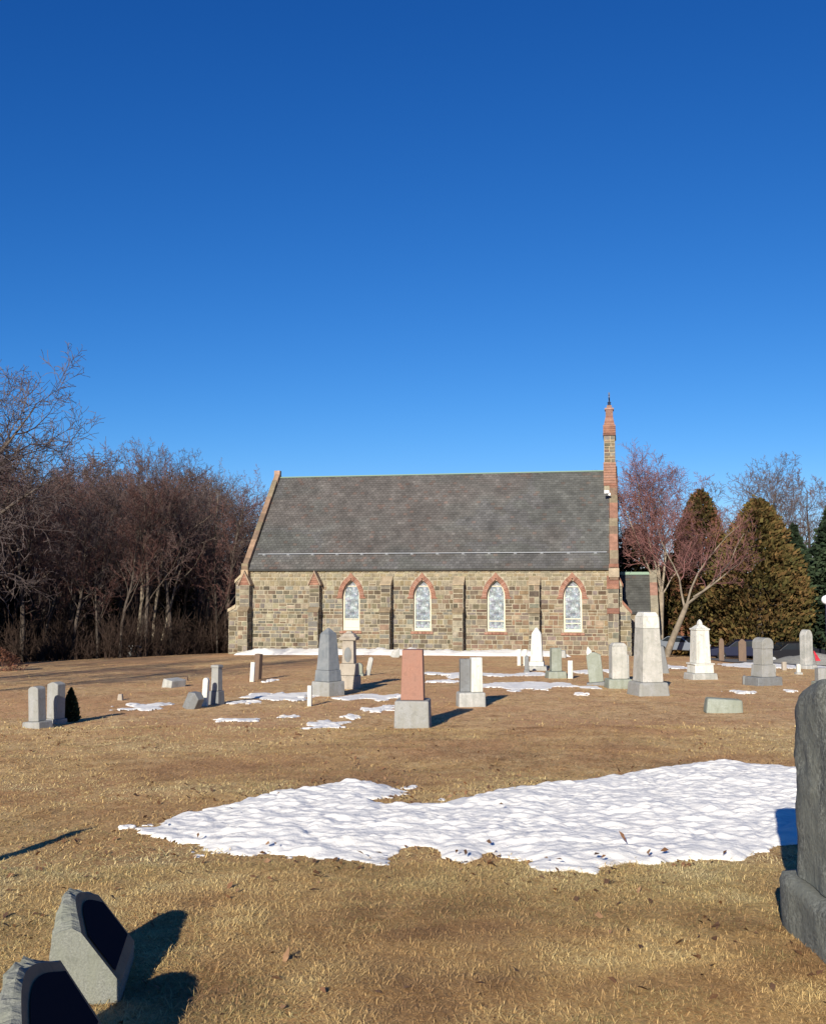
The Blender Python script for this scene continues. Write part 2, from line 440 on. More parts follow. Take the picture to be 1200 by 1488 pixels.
TL, TR, EAVE, RW, RZ = -8.0, 9.2, 3.92, 4.4, 8.66
WINS = [-2.92, .43, 3.8, 7.21]
WA, WSILL, WSPR, WAPEX = .41, 1.03, 2.63, 3.41
WR = (WA*WA + (WAPEX-WSPR)**2)/(2*WA)
def arch_half(z, r=WR, a=WA):
    if z <= WSPR: return a
    h = z-WSPR; c = a-WR
    q = r*r-h*h
    return max(0, c+math.sqrt(q)) if q > 0 else 0
def arch_pts(a, n=12, r=None, zs=WSPR):
    """points of the pointed arch from right springing over the apex to the left"""
    r = r or WR; c = WA-WR
    th = math.acos(max(-1, min(1, -c/r)))
    R_ = [(c + r*math.cos(th*i/n), zs + r*math.sin(th*i/n)) for i in range(n+1)]
    return R_ + [(-x, z) for x, z in R_[-2::-1]]
rng = random.Random(3)
# main long wall: mortar core with window openings, then the stones
mb = MB(); edges = [TL] + [e for w in WINS for e in (w-WA, w+WA)] + [TR]
for i in range(0, len(edges), 2):
    mb.poly([(edges[i],0,-.9),(edges[i+1],0,-.9),(edges[i+1],0,EAVE),(edges[i],0,EAVE)], MORTAR)
for w in WINS:
    mb.poly([(w-WA,0,-.9),(w+WA,0,-.9),(w+WA,0,WSILL),(w-WA,0,WSILL)], MORTAR)
    ap = arch_pts(WA)
    for (x0,z0),(x1,z1) in zip(ap[:-1], ap[1:]):
        mb.poly([(w+x0,0,z0),(w+x0,0,EAVE),(w+x1,0,EAVE),(w+x1,0,z1)], MORTAR)
    contour = [(WA,WSILL)] + ap + [(-WA,WSILL)]
    for (x0,z0),(x1,z1) in zip(contour, contour[1:]+contour[:1]):
        mb.poly([(w+x0,0,z0),(w+x1,0,z1),(w+x1,.3,z1),(w+x0,.3,z0)], (.36,.22,.15) if z0 > 2.5 else (.40,.34,.23))
mb.poly([(TL,.0,-.9),(TL,8.8,-.9),(TL,8.8,EAVE),(TL,0,EAVE)], MORTAR)
mb.poly([(TR,8.8,-.9),(TL,8.8,-.9),(TL,8.8,EAVE),(TR,8.8,EAVE)], MORTAR)
def free_front(v0, v1):
    iv = [(TL, TR)]; zm = (v0+v1)/2
    for w in WINS:
        if v1 <= WSILL-.1 or v0 > WAPEX+.25: continue
        if v0 >= WSPR-.05: hw = max(arch_half(v0+.03, WR+.2), .0)
        elif v1 > WSPR: hw = WA+.2
        elif v0 < WSILL: hw = WA+.06
        else: hw = WA+.0
        if hw < .03: continue
        iv = [s for a, b in iv for s in ((a, min(b, w-hw)), (max(a, w+hw), b)) if s[1]-s[0] > .06]
    return iv
def tint(u, v, c):
    if v > 3.2: return (c[0]*.6+.125, c[1]*.6+.105, c[2]*.6+.06)       # pale yellowish upper courses
    if u > 3: return (c[0]*1.0+.012, c[1]*.95, c[2]*.92)
    return c
ashlar(mb, (0,0,0), (1,0,0), (0,0,1), (0,-1,0), TL, TR, -.6, EAVE-.02, rng, free_front, tint=tint)
mb.build('wall', M['masonry'], CH)
# gable walls
for side, t, nx in (('l', TL-.0, -1), ('r', TR, 1)):
    g = MB()
    pts = [(0,-.9),(8.8,-.9),(8.8,EAVE),(RW,RZ+.05),(0,EAVE)]
    g.poly([(t, p, q) for p, q in pts], MORTAR)
    t2 = t - nx*.35
    g.poly([(t2, p, q) for p, q in pts], MORTAR)
    def free_g(v0, v1):
        if v1 <= EAVE: return [(0, 8.8)]
        k = (v1-EAVE)/(RZ-EAVE)*RW
        return [(k, 8.8-k)] if k < RW-.1 else []
    ashlar(g, (t,0,0), (0,1,0), (0,0,1), (nx,0,0), 0, 8.8, -.6, RZ, rng, free_g)
    g.build('gable_wall', M['masonry'], CH)

# roof: slates one by one on the slope that faces the yard
def slates(mb, t0, t1, w0, z0, w1, z1, rows, width, rng):
    d = Vector((0, w1-w0, z1-z0)); L = d.length; d.normalize(); n = Vector((0, -d.z, d.y))
    O = Vector((0, w0, z0)); ex = L/rows
    for r in range(rows):
        off = (r % 2)*.5*width; u = t0-off
        while u < t1:
            a, b = max(u, t0), min(u+width, t1); u += width
            if b-a < .02: continue
            m = float(fbm(np.array([a*.55+3]), np.array([r*ex*.75]), 61, 3)[0])
            m2 = float(fbm(np.array([a*.3]), np.array([r*ex*.5]), 67, 3)[0])
            k = rng.uniform(.86, 1.14)*(1+.22*m)
            c = [.102*k, .099*k, .094*k]
            if m2 > .1: c = [c[0]*(1+.25*min(m2-.1, .3)), c[1], c[2]*.95]
            elif m2 < -.1: c = [c[0]*.97, c[1]*1.0, c[2]*.95]
            if rng.random() < .08: c = [x*1.2 for x in c]
            if rng.random() < .05: c = [c[0]*1.18, c[1]*.97, c[2]*.9]
            g = .006; lift = .016+rng.uniform(0, .006)
            p = lambda q, s, h: O + Vector((q, 0, 0)) + d*s + n*h
            s0, s1 = r*ex, (r+1)*ex+.02
            mb.poly([p(a+g,s0,lift), p(b-g,s0,lift), p(b-g,s1,.004), p(a+g,s1,.004)], c)
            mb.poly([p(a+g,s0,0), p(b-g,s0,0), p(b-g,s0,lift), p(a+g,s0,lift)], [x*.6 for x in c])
rf = MB()
ROOF0, ROOF1 = -7.86, 8.83
EW, EZ = -.16, 3.86
rf.poly([(ROOF0,EW,EZ-.01),(ROOF1,EW,EZ-.01),(ROOF1,RW,RZ-.01),(ROOF0,RW,RZ-.01)], (.08,.08,.08))
rf.poly([(ROOF0,EW,EZ-.07),(ROOF1,EW,EZ-.07),(ROOF1,EW,EZ-.012),(ROOF0,EW,EZ-.012)], (.05,.05,.045))
rf.poly([(ROOF0,EW,EZ-.07),(ROOF1,EW,EZ-.07),(ROOF1,.3,EZ-.03),(ROOF0,.3,EZ-.03)], (.07,.06,.05))
rf.poly([(ROOF0,8.96,EZ),(ROOF1,8.96,EZ),(ROOF1,RW,RZ-.01),(ROOF0,RW,RZ-.01)], (.09,.088,.085))
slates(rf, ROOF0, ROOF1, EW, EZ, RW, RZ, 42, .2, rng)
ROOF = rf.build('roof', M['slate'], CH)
rc = MB(); rc.prism([(RW-.08,RZ-.02),(RW,RZ+.045),(RW+.08,RZ-.02)], ROOF0, 8.6, 'x')
rc.build('ridge_cap', M['copper'], CH)
sg = MB(); sl = Vector((0, RW-EW, RZ-EZ)).normalized(); nn = Vector((0, -sl.z, sl.y))
base = Vector((0, EW, EZ)) + sl*.93
pr = base + nn*.09
sg.tube([Vector((ROOF0+.25,pr.y,pr.z)), Vector((ROOF1-.1,pr.y,pr.z))], [.018,.018], 6)
for k in range(14):
    t = ROOF0+.55+k*1.195
    q = base + Vector((t,0,0))
    b4 = [q-sl*.05+nn*.02+Vector((-.075,0,0)), q-sl*.05+nn*.02+Vector((.075,0,0)), q+sl*.05+nn*.02+Vector((.075,0,0)), q+sl*.05+nn*.02+Vector((-.075,0,0))]
    t4 = [q-sl*.05+nn*.11+Vector((-.05,0,0)), q-sl*.05+nn*.11+Vector((.05,0,0)), q+sl*.02+nn*.06+Vector((.05,0,0)), q+sl*.02+nn*.06+Vector((-.05,0,0))]
    sg.hexa(b4, t4)
sg.build('snow_guard', M['metal'], CH)

def coping(t0, t1, up, rng, cols, name, wtop=RW, w_start=-.32, seg=11, parent=CH):
    """stone coping that climbs both slopes of a gable above the slates"""
    mb = MB(); k = (RZ-EZ)/(RW-EW)
    for sgn in (1, -1):
        for i in range(seg):
            a = w_start + (wtop-w_start)*i/seg; b = w_start + (wtop-w_start)*(i+1)/seg - .015
            za, zb = EZ+(a-EW)*k, EZ+(b-EW)*k
            c = rng.choice(cols); q = rng.uniform(.8, 1.15); c = tuple(x*q for x in c)
            A, B = (a, b) if sgn > 0 else (8.8-a, 8.8-b)
            e = rng.uniform(-.012, .012)
            mb.hexa([(t0+e,A,za-.35),(t1+e,A,za-.35),(t1+e,B,zb-.35),(t0+e,B,zb-.35)], [(t0+e,A,za+up),(t1+e,A,za+up),(t1+e,B,zb+up),(t0+e,B,zb+up)], c)
    return mb
cp_ = coping(-8.14, -7.87, .3, rng, [TAN, PINK, PINK, (.29,.19,.125), (.26,.17,.11)], 'coping')
cp_.box(-8.16, -7.85, RW-.13, RW+.13, RZ+.05, RZ+.36, (.36,.24,.18))
cp_.box(-8.18, -7.83, -.34, .1, EZ-.42, EZ-.02, (.37,.27,.17)); cp_.box(-8.17, -7.85, -.30, .1, EZ-.02, EZ+.28, TAN)
cp_.build('coping', M['masonry'], CH, bevel=.015)
cp2 = coping(8.84, 9.22, .24, rng, [BRICK[0], BRICK[1], (.38,.2,.13), TAN, PINK, BRICK[3]], 'coping', seg=13)
cp2.box(8.80, 9.26, -.36, .12, EZ-.4, EZ-.0, (.33,.27,.19)); cp2.box(8.82, 9.24, -.32, .12, EZ+.0, EZ+.2, BRICK[2])
cp2.build('coping', M['masonry'], CH, bevel=.015)

# bellcote on the right gable
bc = empty('bellcote', (8.87, RW, 0)); bc.parent = CH
b = MB(); T0, T1 = -.275, .275
b.box(T0, T1, -1.0, 1.0, 7.6, 8.95, (.30,.26,.18))
for k in range(9):                                                   # brick courses
    z = 7.85+k*.125
    b.box(T0-.02, T1+.02, -1.03, 1.03, z, z+.11, rng.choice(BRICK))
for s in (-1, 1):
    y0, y1 = (-.95, -.42) if s < 0 else (.42, .95)
    b.box(T0+.02, T1-.02, y0, y1, 8.95, 10.3, (.36,.30,.2))
ashlar(b, (0, -.95, 0), (1,0,0), (0,0,1), (0,-1,0), T0+.02, T1-.02, 8.97, 10.28, rng, None, [TAN, BROWN, OLIVE, GREY, PINK], (.13,.17), (.2,.34))
b.box(T0-.025, T1+.025, -1.02, 1.02, 10.26, 10.36, (.17,.085,.06))
b.prism([(-.98,10.36),(.98,10.36),(.98,10.75),(.5,11.2),(0,11.4),(-.5,11.2),(-.98,10.75)], T0+.1, T1-.1, 'x', (.34,.15,.10))
for k in range(8):
    z = 10.38+k*.1; hw = .98 if z < 10.75 else max(.2, .98-(z-10.75)*1.05)
    q = .015 if z < 10.75 else -.03-(z-10.75)*.16
    b.box(T0-q, T1+q, -hw-.02, hw+.02, z, z+.085, rng.choice(BRICK))
b.box(T0+.1, T1-.1, -.28, .28, 11.2, 11.62, (.22,.13,.10)); b.box(T0+.06, T1-.06, -.32, .32, 11.62, 11.7, (.36,.22,.17))
b.prism([(-.2,11.7),(.2,11.7),(.1,11.86),(-.1,11.86)], -.12, .12, 'x', (.25,.15,.11))
b.build('bellcote_wall', M['masonry'], bc)
c = MB(); c.box(-.035,.035,-.035,.035,11.84,12.5)
c.prism([(-.36,12.2),(-.3,12.14),(-.05,12.2),(.05,12.2),(.3,12.14),(.36,12.2),(.36,12.28),(.3,12.34),(.05,12.27),(-.05,12.27),(-.3,12.34),(-.36,12.28)], -.03, .03, 'x')
c.lathe([(.1,11.86),(.06,11.95),(.1,12.0),(.04,12.05)], 8)
c.build('cross', M['dark_metal'], bc)
bl = MB(); bl.lathe([(.27,9.3),(.22,9.4),(.17,9.65),(.12,9.8),(.03,9.86),(.03,10.0)], 16); bl.tube([Vector((0,-.45,9.98)),Vector((0,.45,9.98))],[.03,.03],6)
bl.build('bell', M['dark_metal'], bc, True)
fl = MB(); fl.box(8.66,8.84,2.42,2.62,7.40,7.53); fl.box(8.80,8.9,2.5,2.56,7.30,7.42); fl.box(8.62,8.66,2.40,2.64,7.38,7.55)
fl.build('floodlight', M['white_plastic'], CH, bevel=.01)

# buttresses
def buttress(t1, cap, rng, pal=PAL, step_col=BROWNST, w=.46, wparent=CH):
    mb = MB(); t0 = t1-w; D1, D2, S, C = .64, .44, 1.95, 3.12
    prof = [(0,-.9),(-D1,-.9),(-D1,S-.05),(-D2,S+.14),(-D2,C),(0,C)]
    mb.prism(prof, t0, t1, 'x', MORTAR)
    ashlar(mb, (0,-D1,0), (1,0,0), (0,0,1), (0,-1,0), t0, t1, -.6, S-.05, rng, None, pal, (.18,.22,.28), (.2,.46))
    ashlar(mb, (0,-D2,0), (1,0,0), (0,0,1), (0,-1,0), t0, t1, S+.14, C, rng, None, pal, (.18,.22,.28), (.2,.46))
    for tt_, nx in ((t0,-1),(t1,1)):
        ashlar(mb, (tt_,0,0), (0,-1,0), (0,0,1), (nx,0,0), 0, D1, -.6, S-.05, rng, None, pal, (.18,.22,.28), (.2,.4), proud=.015)
        ashlar(mb, (tt_,0,0), (0,-1,0), (0,0,1), (nx,0,0), 0, D2, S+.14, C, rng, None, pal, (.18,.22,.28), (.2,.4), proud=.015)
    mb.hexa([(t0-.03,-D1-.05,S-.06),(t1+.03,-D1-.05,S-.06),(t1+.03,0,S-.06),(t0-.03,0,S-.06)], [(t0-.03,-D1-.05,S-.02),(t1+.03,-D1-.05,S-.02),(t1+.03,-D2+.02,S+.18),(t0-.03,-D2+.02,S+.18)], step_col)
    if cap == 'gablet':
        tm = (t0+t1)/2
        mb.prism([(t0,C),(t1,C),(tm,C+.56)], -D2+.0, .02, 'y', BRICK[0])
        for k in range(5):
            z = C+.02+k*.1; hw = (w/2)*(1-(z+.04-C)/.56)
            if hw > .03: mb.box(tm-hw, tm+hw, -D2-.025, -D2+.01, z, z+.085, rng.choice(BRICK))
        for s in (-1, 1):
            e = tm+s*(w/2+.05)
            mb.hexa([(e,-D2-.06,C-.03),(e,.0,C-.03),(tm,.0,C+.56),(tm,-D2-.06,C+.56)], [(e+s*.04,-D2-.06,C+.04),(e+s*.04,.0,C+.04),(tm,.0,C+.68),(tm,-D2-.06,C+.68)], (.27,.2,.14))
    else:
        col = BRICK[2] if cap == 'brick' else (.33,.26,.17)
        mb.hexa([(t0-.03,-D2-.04,C),(t1+.03,-D2-.04,C),(t1+.03,.0,C),(t0-.03,.0,C)], [(t0-.03,-D2-.04,C+.05),(t1+.03,-D2-.04,C+.05),(t1+.03,-.02,C+.42),(t0-.03,-.02,C+.42)], col)
        if cap == 'brick':
            mb.box(t0-.035, t1+.035, -D2-.045, -.01, C-.16, C-.002, BRICK[0])
    mb.build('buttress', M['masonry'], wparent)
for i, t1 in enumerate([-7.73, -4.33, -.96, 2.38, 5.78, 9.21]):
    buttress(t1, 'gablet' if i < 2 else ('brick' if i == 5 else 'stone'), rng, step_col=BRICK[2] if i == 5 else BROWNST)
for (e, nx, p1, p2, z1, z2, col) in ((-8.05,-1,.82,.49,1.95,3.3,(.4,.33,.22)), (9.2,1,.53,.17,1.95,3.1,BRICK[0])):
    mb = MB()
    prof = [(e,-.9),(e+nx*p1,-.9),(e+nx*p1,z1),(e+nx*p2,z1+(.2 if nx < 0 else .45)),(e+nx*p2,z2),(e,z2+.5)]
    if nx < 0: prof = prof[::-1]
    y0, y1 = .0, .55
    mb.prism(prof, y0, y1, 'y', MORTAR)
    lo, hi = sorted((e, e+nx*p1)); ashlar(mb, (0,y0,0), (1,0,0), (0,0,1), (0,-1,0), lo, hi, -.6, z1, rng, None, PAL, (.18,.24), (.2,.45))
    lo, hi = sorted((e, e+nx*p2)); ashlar(mb, (0,y0,0), (1,0,0), (0,0,1), (0,-1,0), lo, hi, z1+.2, z2, rng, None, PAL, (.18,.24), (.16,.4))
    ashlar(mb, (e+nx*p1,y0,0), (0,1,0), (0,0,1), (nx,0,0), 0, .55, -.6, z1, rng, None, PAL, (.18,.24), (.2,.45))
    q = [(e+nx*p1, z1), (e+nx*p2, prof[2][1] if nx < 0 else z1+.45)]
    za = z1; zb = z1+(.2 if nx < 0 else .45)
    mb.hexa([(e+nx*(p1+.05),y0-.05,za-.1),(e+nx*(p1+.05),y1+.04,za-.1),(e+nx*p2,y1+.04,zb-.1),(e+nx*p2,y0-.05,zb-.1)], [(e+nx*(p1+.05),y0-.05,za+.04),(e+nx*(p1+.05),y1+.04,za+.04),(e+nx*p2,y1+.04,zb+.06),(e+nx*p2,y0-.05,zb+.06)], col)
    mb.hexa([(e+nx*(p2+.05),y0-.05,z2-.08),(e+nx*(p2+.05),y1+.04,z2-.08),(e,y1+.04,z2+.42),(e,y0-.05,z2+.42)], [(e+nx*(p2+.05),y0-.05,z2+.05),(e+nx*(p2+.05),y1+.04,z2+.05),(e,y1+.04,z2+.56),(e,y0-.05,z2+.56)], col)
    mb.build('buttress', M['masonry'], CH)

# windows
for wi, w in enumerate(WINS):
    e = empty('window', (w, 0, 0)); e.parent = CH
    fr = MB(); out = [(WA-.005,WSILL)] + [(x*.99, z) for x, z in arch_pts(WA)] + [(-WA+.005,WSILL)]
    inn = []
    for x, z in out: inn.append((x*.83, z if z <= WSPR else WSPR+(z-WSPR)*.87))
    for (o0, i0, o1, i1) in zip(out[:-1], inn[:-1], out[1:], inn[1:]):
        fr.hexa([(o0[0],.16,o0[1]),(i0[0],.16,i0[1]),(i0[0],.26,i0[1]),(o0[0],.26,o0[1])], [(o1[0],.16,o1[1]),(i1[0],.16,i1[1]),(i1[0],.26,i1[1]),(o1[0],.26,o1[1])])
    hb = WSILL+.13
    fr.box(-WA+.01, WA-.01, .14, .26, WSILL+.005, hb)
    if wi == 0: fr.box(-.335, .335, .175, .26, hb+.003, hb+.34)
    bars = [1.5, 3.07] if wi else [1.55, 3.07]
    if wi == 3: bars = [1.42, 1.62, 3.05]
    for z in bars: hwb = arch_half(z)*.83; fr.box(-hwb, hwb, .19, .26, z-.022, z+.022)
    fr.build('frame', M['cream'], e, bevel=.006)
    gl = MB(); gp = [(x*.9, .225, z if z <= WSPR else WSPR+(z-WSPR)*.93) for x, z in out]
    gl.poly(gp)
    gl.build('pane', M['stained'], e).location = (0, 0, 0)
    ar = MB(); nA = 13
    c0 = WA-WR; th0 = math.acos(-c0/(WR))
    for s in (1, -1):
        for k in range(nA):
            a0, a1 = th0*(k+.04)/nA, th0*(k+.96)/nA
            r0, r1 = WR+.005, WR+.215
            q = lambda r, a: (s*max(c0+r*math.cos(a), .004), WSPR-.05+r*math.sin(a))
            pp = [q(r0,a0), q(r1,a0), q(r1,a1), q(r0,a1)]
            col = rng.choice(BRICK)
            ar.hexa([(x,-.055,z) for x, z in pp], [(x,.02,z) for x, z in pp], col)
    for s in (1, -1): ar.box(min(s*WA, s*(WA+.28)), max(s*WA, s*(WA+.28)), -.06, .02, WSPR-.12, WSPR-.055, BRICK[2])
    ar.prism([(-.07,WAPEX+.02),(.07,WAPEX+.02),(.13,WAPEX+.13),(0,WAPEX+.29),(-.13,WAPEX+.13)], -.065, .02, 'y', BRICK[1])
    ar.build('brick_arch', M['masonry'], e)
    sb = MB()
    for k in range(6): sb.box(-.52+k*.174, -.52+k*.174+.166, -.09, .1, WSILL-.13, WSILL-.015, rng.choice(BRICK))
    sb.build('sill', M['masonry'], e, bevel=.008)

# porch at the right end
po = empty('porch', (0,0,0)); po.parent = CH
mb = MB(); PW0, PW1, PT0, PT1, PE, PR = 2.1, 6.3, 9.22, 10.85, 1.98, 3.66; PM = 4.2
mb.poly([(PT0,PW0,-.9),(PT1,PW0,-.9),(PT1,PW0,PE),(PT0,PW0,PE)], MORTAR); mb.poly([(PT0,PW1,-.9),(PT1,PW1,-.9),(PT1,PW1,PE),(PT0,PW1,PE)], MORTAR)
ashlar(mb, (0,PW0,0), (1,0,0), (0,0,1), (0,-1,0), PT0, PT1, -.6, PE-.02, rng)
gp = [(PW0,-.9),(PW1,-.9),(PW1,PE),(PM,PR+.1),(PW0,PE)]
mb.prism(gp, 10.66, 10.95, 'x', MORTAR)
def free_p(v0, v1):
    if v1 < PE: return [(PW0, PW1)]
    k = (v1-PE)/(PR-PE)*(PM-PW0); return [(PW0+k, PW1-k)] if k < 2 else []
ashlar(mb, (10.95,0,0), (0,1,0), (0,0,1), (1,0,0), PW0, PW1, -.6, PR, rng, free_p)
ashlar(mb, (0,PW0-.001,0), (1,0,0), (0,0,1), (0,-1,0), 10.66, 10.95, PE-.5, PE, rng)
k = (PR-PE)/(PM-PW0)
for sgn in (1,-1):
    for i in range(6):
        a = PW0-.15+(PM-PW0+.15)*i/6; b2 = PW0-.15+(PM-PW0+.15)*(i+1)/6-.012; za, zb = PE+(a-PW0)*k, PE+(b2-PW0)*k
        A, B = (a, b2) if sgn > 0 else (2*PM-a, 2*PM-b2)
        c = rng.choice([TAN, PALE, PALE, PINK, BRICK[3]])
        mb.hexa([(10.64,A,za-.2),(10.98,A,za-.2),(10.98,B,zb-.2),(10.64,B,zb-.2)], [(10.64,A,za+.2),(10.98,A,za+.2),(10.98,B,zb+.2),(10.64,B,zb+.2)], c)
mb.build('porch_wall', M['masonry'], po)
rf = MB()
rf.poly([(PT0,PW0-.14,PE-.11),(10.64,PW0-.14,PE-.11),(10.64,PM,PR-.01),(PT0,PM,PR-.01)], (.07,.07,.07)); rf.poly([(PT0,2*PM-PW0+.14,PE-.11),(10.64,2*PM-PW0+.14,PE-.11),(10.64,PM,PR-.01),(PT0,PM,PR-.01)], (.07,.07,.07))
rf.poly([(PT0,PW0-.14,PE-.17),(10.64,PW0-.14,PE-.17),(10.64,PW0-.14,PE-.112),(PT0,PW0-.14,PE-.112)], (.04,.04,.04))
n0 = len(rf.f); slates(rf, PT0, 10.64, PW0-.14, PE-.1, PM, PR, 16, .2, rng)
rf.c = [tuple(x*.82 for x in c) if i >= n0 else c for i, c in enumerate(rf.c)]
rf.build('porch_roof', M['slate'], po)
rc = MB(); rc.prism([(PM-.14,PR-.04),(PM-.05,PR+.09),(PM+.05,PR+.09),(PM+.14,PR-.04)], PT0, 10.64, 'x'); rc.build('ridge_cap', M['copper'], po)

# snow that slid off the roof and lies along the foot of the wall
def foot_sd(x, y):
    c, s = math.cos(R(11.3)), math.sin(R(11.3)); X, Y = x, y-48.153
    t = X*c - Y*s; w = X*s + Y*c
    lo, hi = -2.6, -.35
    d = np.minimum(np.minimum(w-lo, hi-w)*1.0, np.minimum(t+8.0, 7.3-t))
    return d + .45*fbm(t*.55, w*.4, 81, 3)-.25
snow_mesh('snow', foot_sd, -8.6, 8.4, 43.5, 50, .09, .09, .22, .08, .7, 'long bank of snow along the foot of the chapel wall')

# ------------------------------------------------------------------ gravestones
def place(name, label, cat, x, y, yaw, parts, rx=0, ry=0, sink=.03, group=None, gz=None):
    """parts: (part name, MB, material, bevel, smooth); one part -> a single mesh"""
    z = float(G(x, y)) + float(micro(np.array([x]), np.array([y]))[0]) - sink if gz is None else gz
    if len(parts) == 1:
        n, mb, m, bv = parts[0]
        o = mb.build(name, M[m], None, False, bv, (x, y, z), (R(rx), R(ry), R(yaw)))
        return tag(o, label, cat, group)
    e = empty(name, (x, y, z), R(yaw), R(rx), R(ry)); tag(e, label, cat, group)
    for n, mb, m, bv in parts: mb.build(n, M[m], e, False, bv)
    return e
def fr(*segs):
    mb = MB()
    for s in segs: mb.frus(*s)
    return mb
def outline(w, h, top='flat', rise=.1, n=12):
    a = w/2
    if top == 'round':
        return [(-a,0),(a,0)] + [(a*math.cos(math.pi*i/n), h-rise+rise*math.sin(math.pi*i/n)) for i in range(n+1)]
    if top == 'serp':
        return [(-a,0),(a,0)] + [(a-2*a*i/n, h-rise+rise*(math.sin(math.pi*i/n)**1.5)) for i in range(n+1)]
    if top == 'peak':
        return [(-a,0),(a,0),(a,h-rise),(0,h),(-a,h-rise)]
    if top == 'gothic':
        q = [(a*(1-(i/n)**1.7), h-rise+rise*math.sin(math.pi/2*i/n)) for i in range(n+1)]
        return [(-a,0),(a,0)] + q + [(-x, z) for x, z in q[-2::-1]]
    return [(-a,0),(a,0),(a,h),(-a,h)]
def slab(w, d, h, top='flat', rise=.1, z0=0, cx=0, cy=0):
    mb = MB(); mb.prism([(p+cx, q+z0) for p, q in outline(w, h, top, rise)], cy-d/2, cy+d/2, 'y'); return mb

YA = -11.3
# red granite monument
place('monument', 'red granite pillar on a square pale granite base in mid lawn', 'gravestone', 0, 15.78, -5, [
    ('base', fr((0,.52,.5,.43,.50,.48)), 'granite', .02), ('shaft', fr((.433,.34,.3,1.17,.30,.26)), 'red_granite', .008)])
# dark obelisk left of centre
place('obelisk', 'dark blue grey tapered obelisk on a rough pale base left of centre', 'gravestone', -1.75, 21.85, -38, [
    ('base', fr((0,.50,.50,.33,.48,.48)), 'granite', .02), ('die', fr((.333,.40,.40,.56,.37,.37)), 'granite_blue', .01),
    ('shaft', fr((.563,.34,.34,1.30,.24,.24),(1.302,.24,.24,1.42,.03,.03)), 'granite_blue', .006)])
rcp = MB(); rcp.prism([(.085*math.cos(2*math.pi*i/20), .80+.17*math.sin(2*math.pi*i/20)) for i in range(20)], -.143, -.128, 'y')
place('monument', 'beige stone monument with wide cap and oval panel behind the dark obelisk', 'gravestone', -1.45, 24.1, YA, [
    ('base', fr((0,.46,.42,.33,.45,.41),(.333,.40,.36,.60,.37,.33)), 'beige', .02), ('shaft', fr((.603,.28,.27,1.12,.25,.24)), 'beige', .012),
    ('oval_panel', rcp, 'granite_grey', 0), ('cap', fr((1.122,.38,.34,1.2,.40,.36),(1.202,.34,.3,1.28,.22,.18),(1.282,.16,.14,1.33,.1,.1)), 'beige', .012)])
place('marker_post', 'thin white marble marker post left of the dark obelisk', 'grave marker', -1.87, 19.21, YA, [('post', slab(.075,.06,.40), 'marble', .008)])
place('headstone', 'thin white slab leaning to the right behind the beige monument', 'gravestone', -1.27, 29.5, YA, [('slab', slab(.13,.06,.56,'peak',.04), 'marble_old', .008)], ry=12)
place('headstone', 'small rounded white marker beside the thin leaning slab', 'grave marker', -1.48, 29.15, YA, [('base', fr((0,.28,.2,.1,.27,.19)), 'granite_green', .01), ('die', slab(.2,.1,.29,'round',.1,.1), 'granite_green', .01)])
place('headstone', 'small pale broken slab tipped against the snow bank at the chapel wall', 'gravestone', -.79, 43.0, YA, [('slab', slab(.36,.1,.46,'peak',.25), 'marble_old', .01)], ry=28, rx=-15)
# twin monument with a shared base
place('monument', 'tall white marble pillar and grey slab sharing one low base', 'gravestone', 1.06, 19.45, 8, [
    ('base', fr((0,.5,.36,.29,.49,.35)), 'marble_old', .03), ('shaft', fr((.293,.215,.2,.92,.20,.18,.10,0)), 'marble', .01),
    ('slab', slab(.19,.14,.60,'flat',.0,.293,-.105,.03), 'granite_grey', .012)])
# white obelisk near the wall
place('obelisk', 'white marble obelisk with pointed top close to the chapel wall', 'gravestone', 3.8, 32.5, YA, [
    ('base', fr((0,.66,.6,.17,.62,.56)), 'marble_old', .02), ('die', fr((.173,.46,.42,.3,.43,.4)), 'marble', .01),
    ('shaft', fr((.303,.38,.36,1.15,.29,.27),(1.152,.29,.27,1.33,.06,.05)), 'marble', .012)])
place('marker_post', 'left one of two thin white posts beside the white obelisk', 'grave marker', 3.57, 35.6, YA, [('post', slab(.12,.1,.58), 'marble', .01)], group='pair of thin white posts')
place('marker_post', 'right one of two thin white posts beside the white obelisk', 'grave marker', 3.76, 35.5, YA, [('post', slab(.12,.1,.58), 'marble', .01)], group='pair of thin white posts')
place('headstone', 'small dark arched marker in front of the white obelisk', 'grave marker', 3.33, 31.0, YA, [('base', fr((0,.17,.16,.1,.16,.15)), 'granite_grey', .01), ('die', slab(.13,.09,.42,'round',.07,.1), 'granite_grey', .01)])
place('headstone', 'square green grey pillar stone with a low base, dark left side', 'gravestone', 3.78, 28.05, 6, [
    ('base', fr((0,.5,.46,.21,.47,.43)), 'granite_green', .02), ('shaft', fr((.213,.28,.28,.82,.26,.26)), 'granite_green', .02)])
place('marker_post', 'thin white upright marker right of the green grey pillar stone', 'grave marker', 4.13, 27.8, YA, [('post', slab(.13,.1,.5), 'marble', .01)])
place('ledger_stone', 'low white slab lying by the foot of the chapel wall', 'gravestone', 6.0, 43.4, YA, [('slab', fr((0,.58,.4,.33,.5,.34)), 'marble_old', .03)])
place('headstone', 'tilted pale blue grey slab on a thin plinth right of the snow', 'gravestone', 4.33, 24.95, YA, [
    ('base', fr((0,.48,.32,.1,.46,.3)), 'granite_grey', .015), ('slab', slab(.34,.12,.70,'serp',.07,.1), 'granite_green', .012)], ry=-6)
place('headstone', 'small white pointed fragment behind the tilted slab', 'grave marker', 6.3, 37.2, YA, [('slab', slab(.2,.1,.66,'peak',.2), 'marble', .01)], ry=-14)
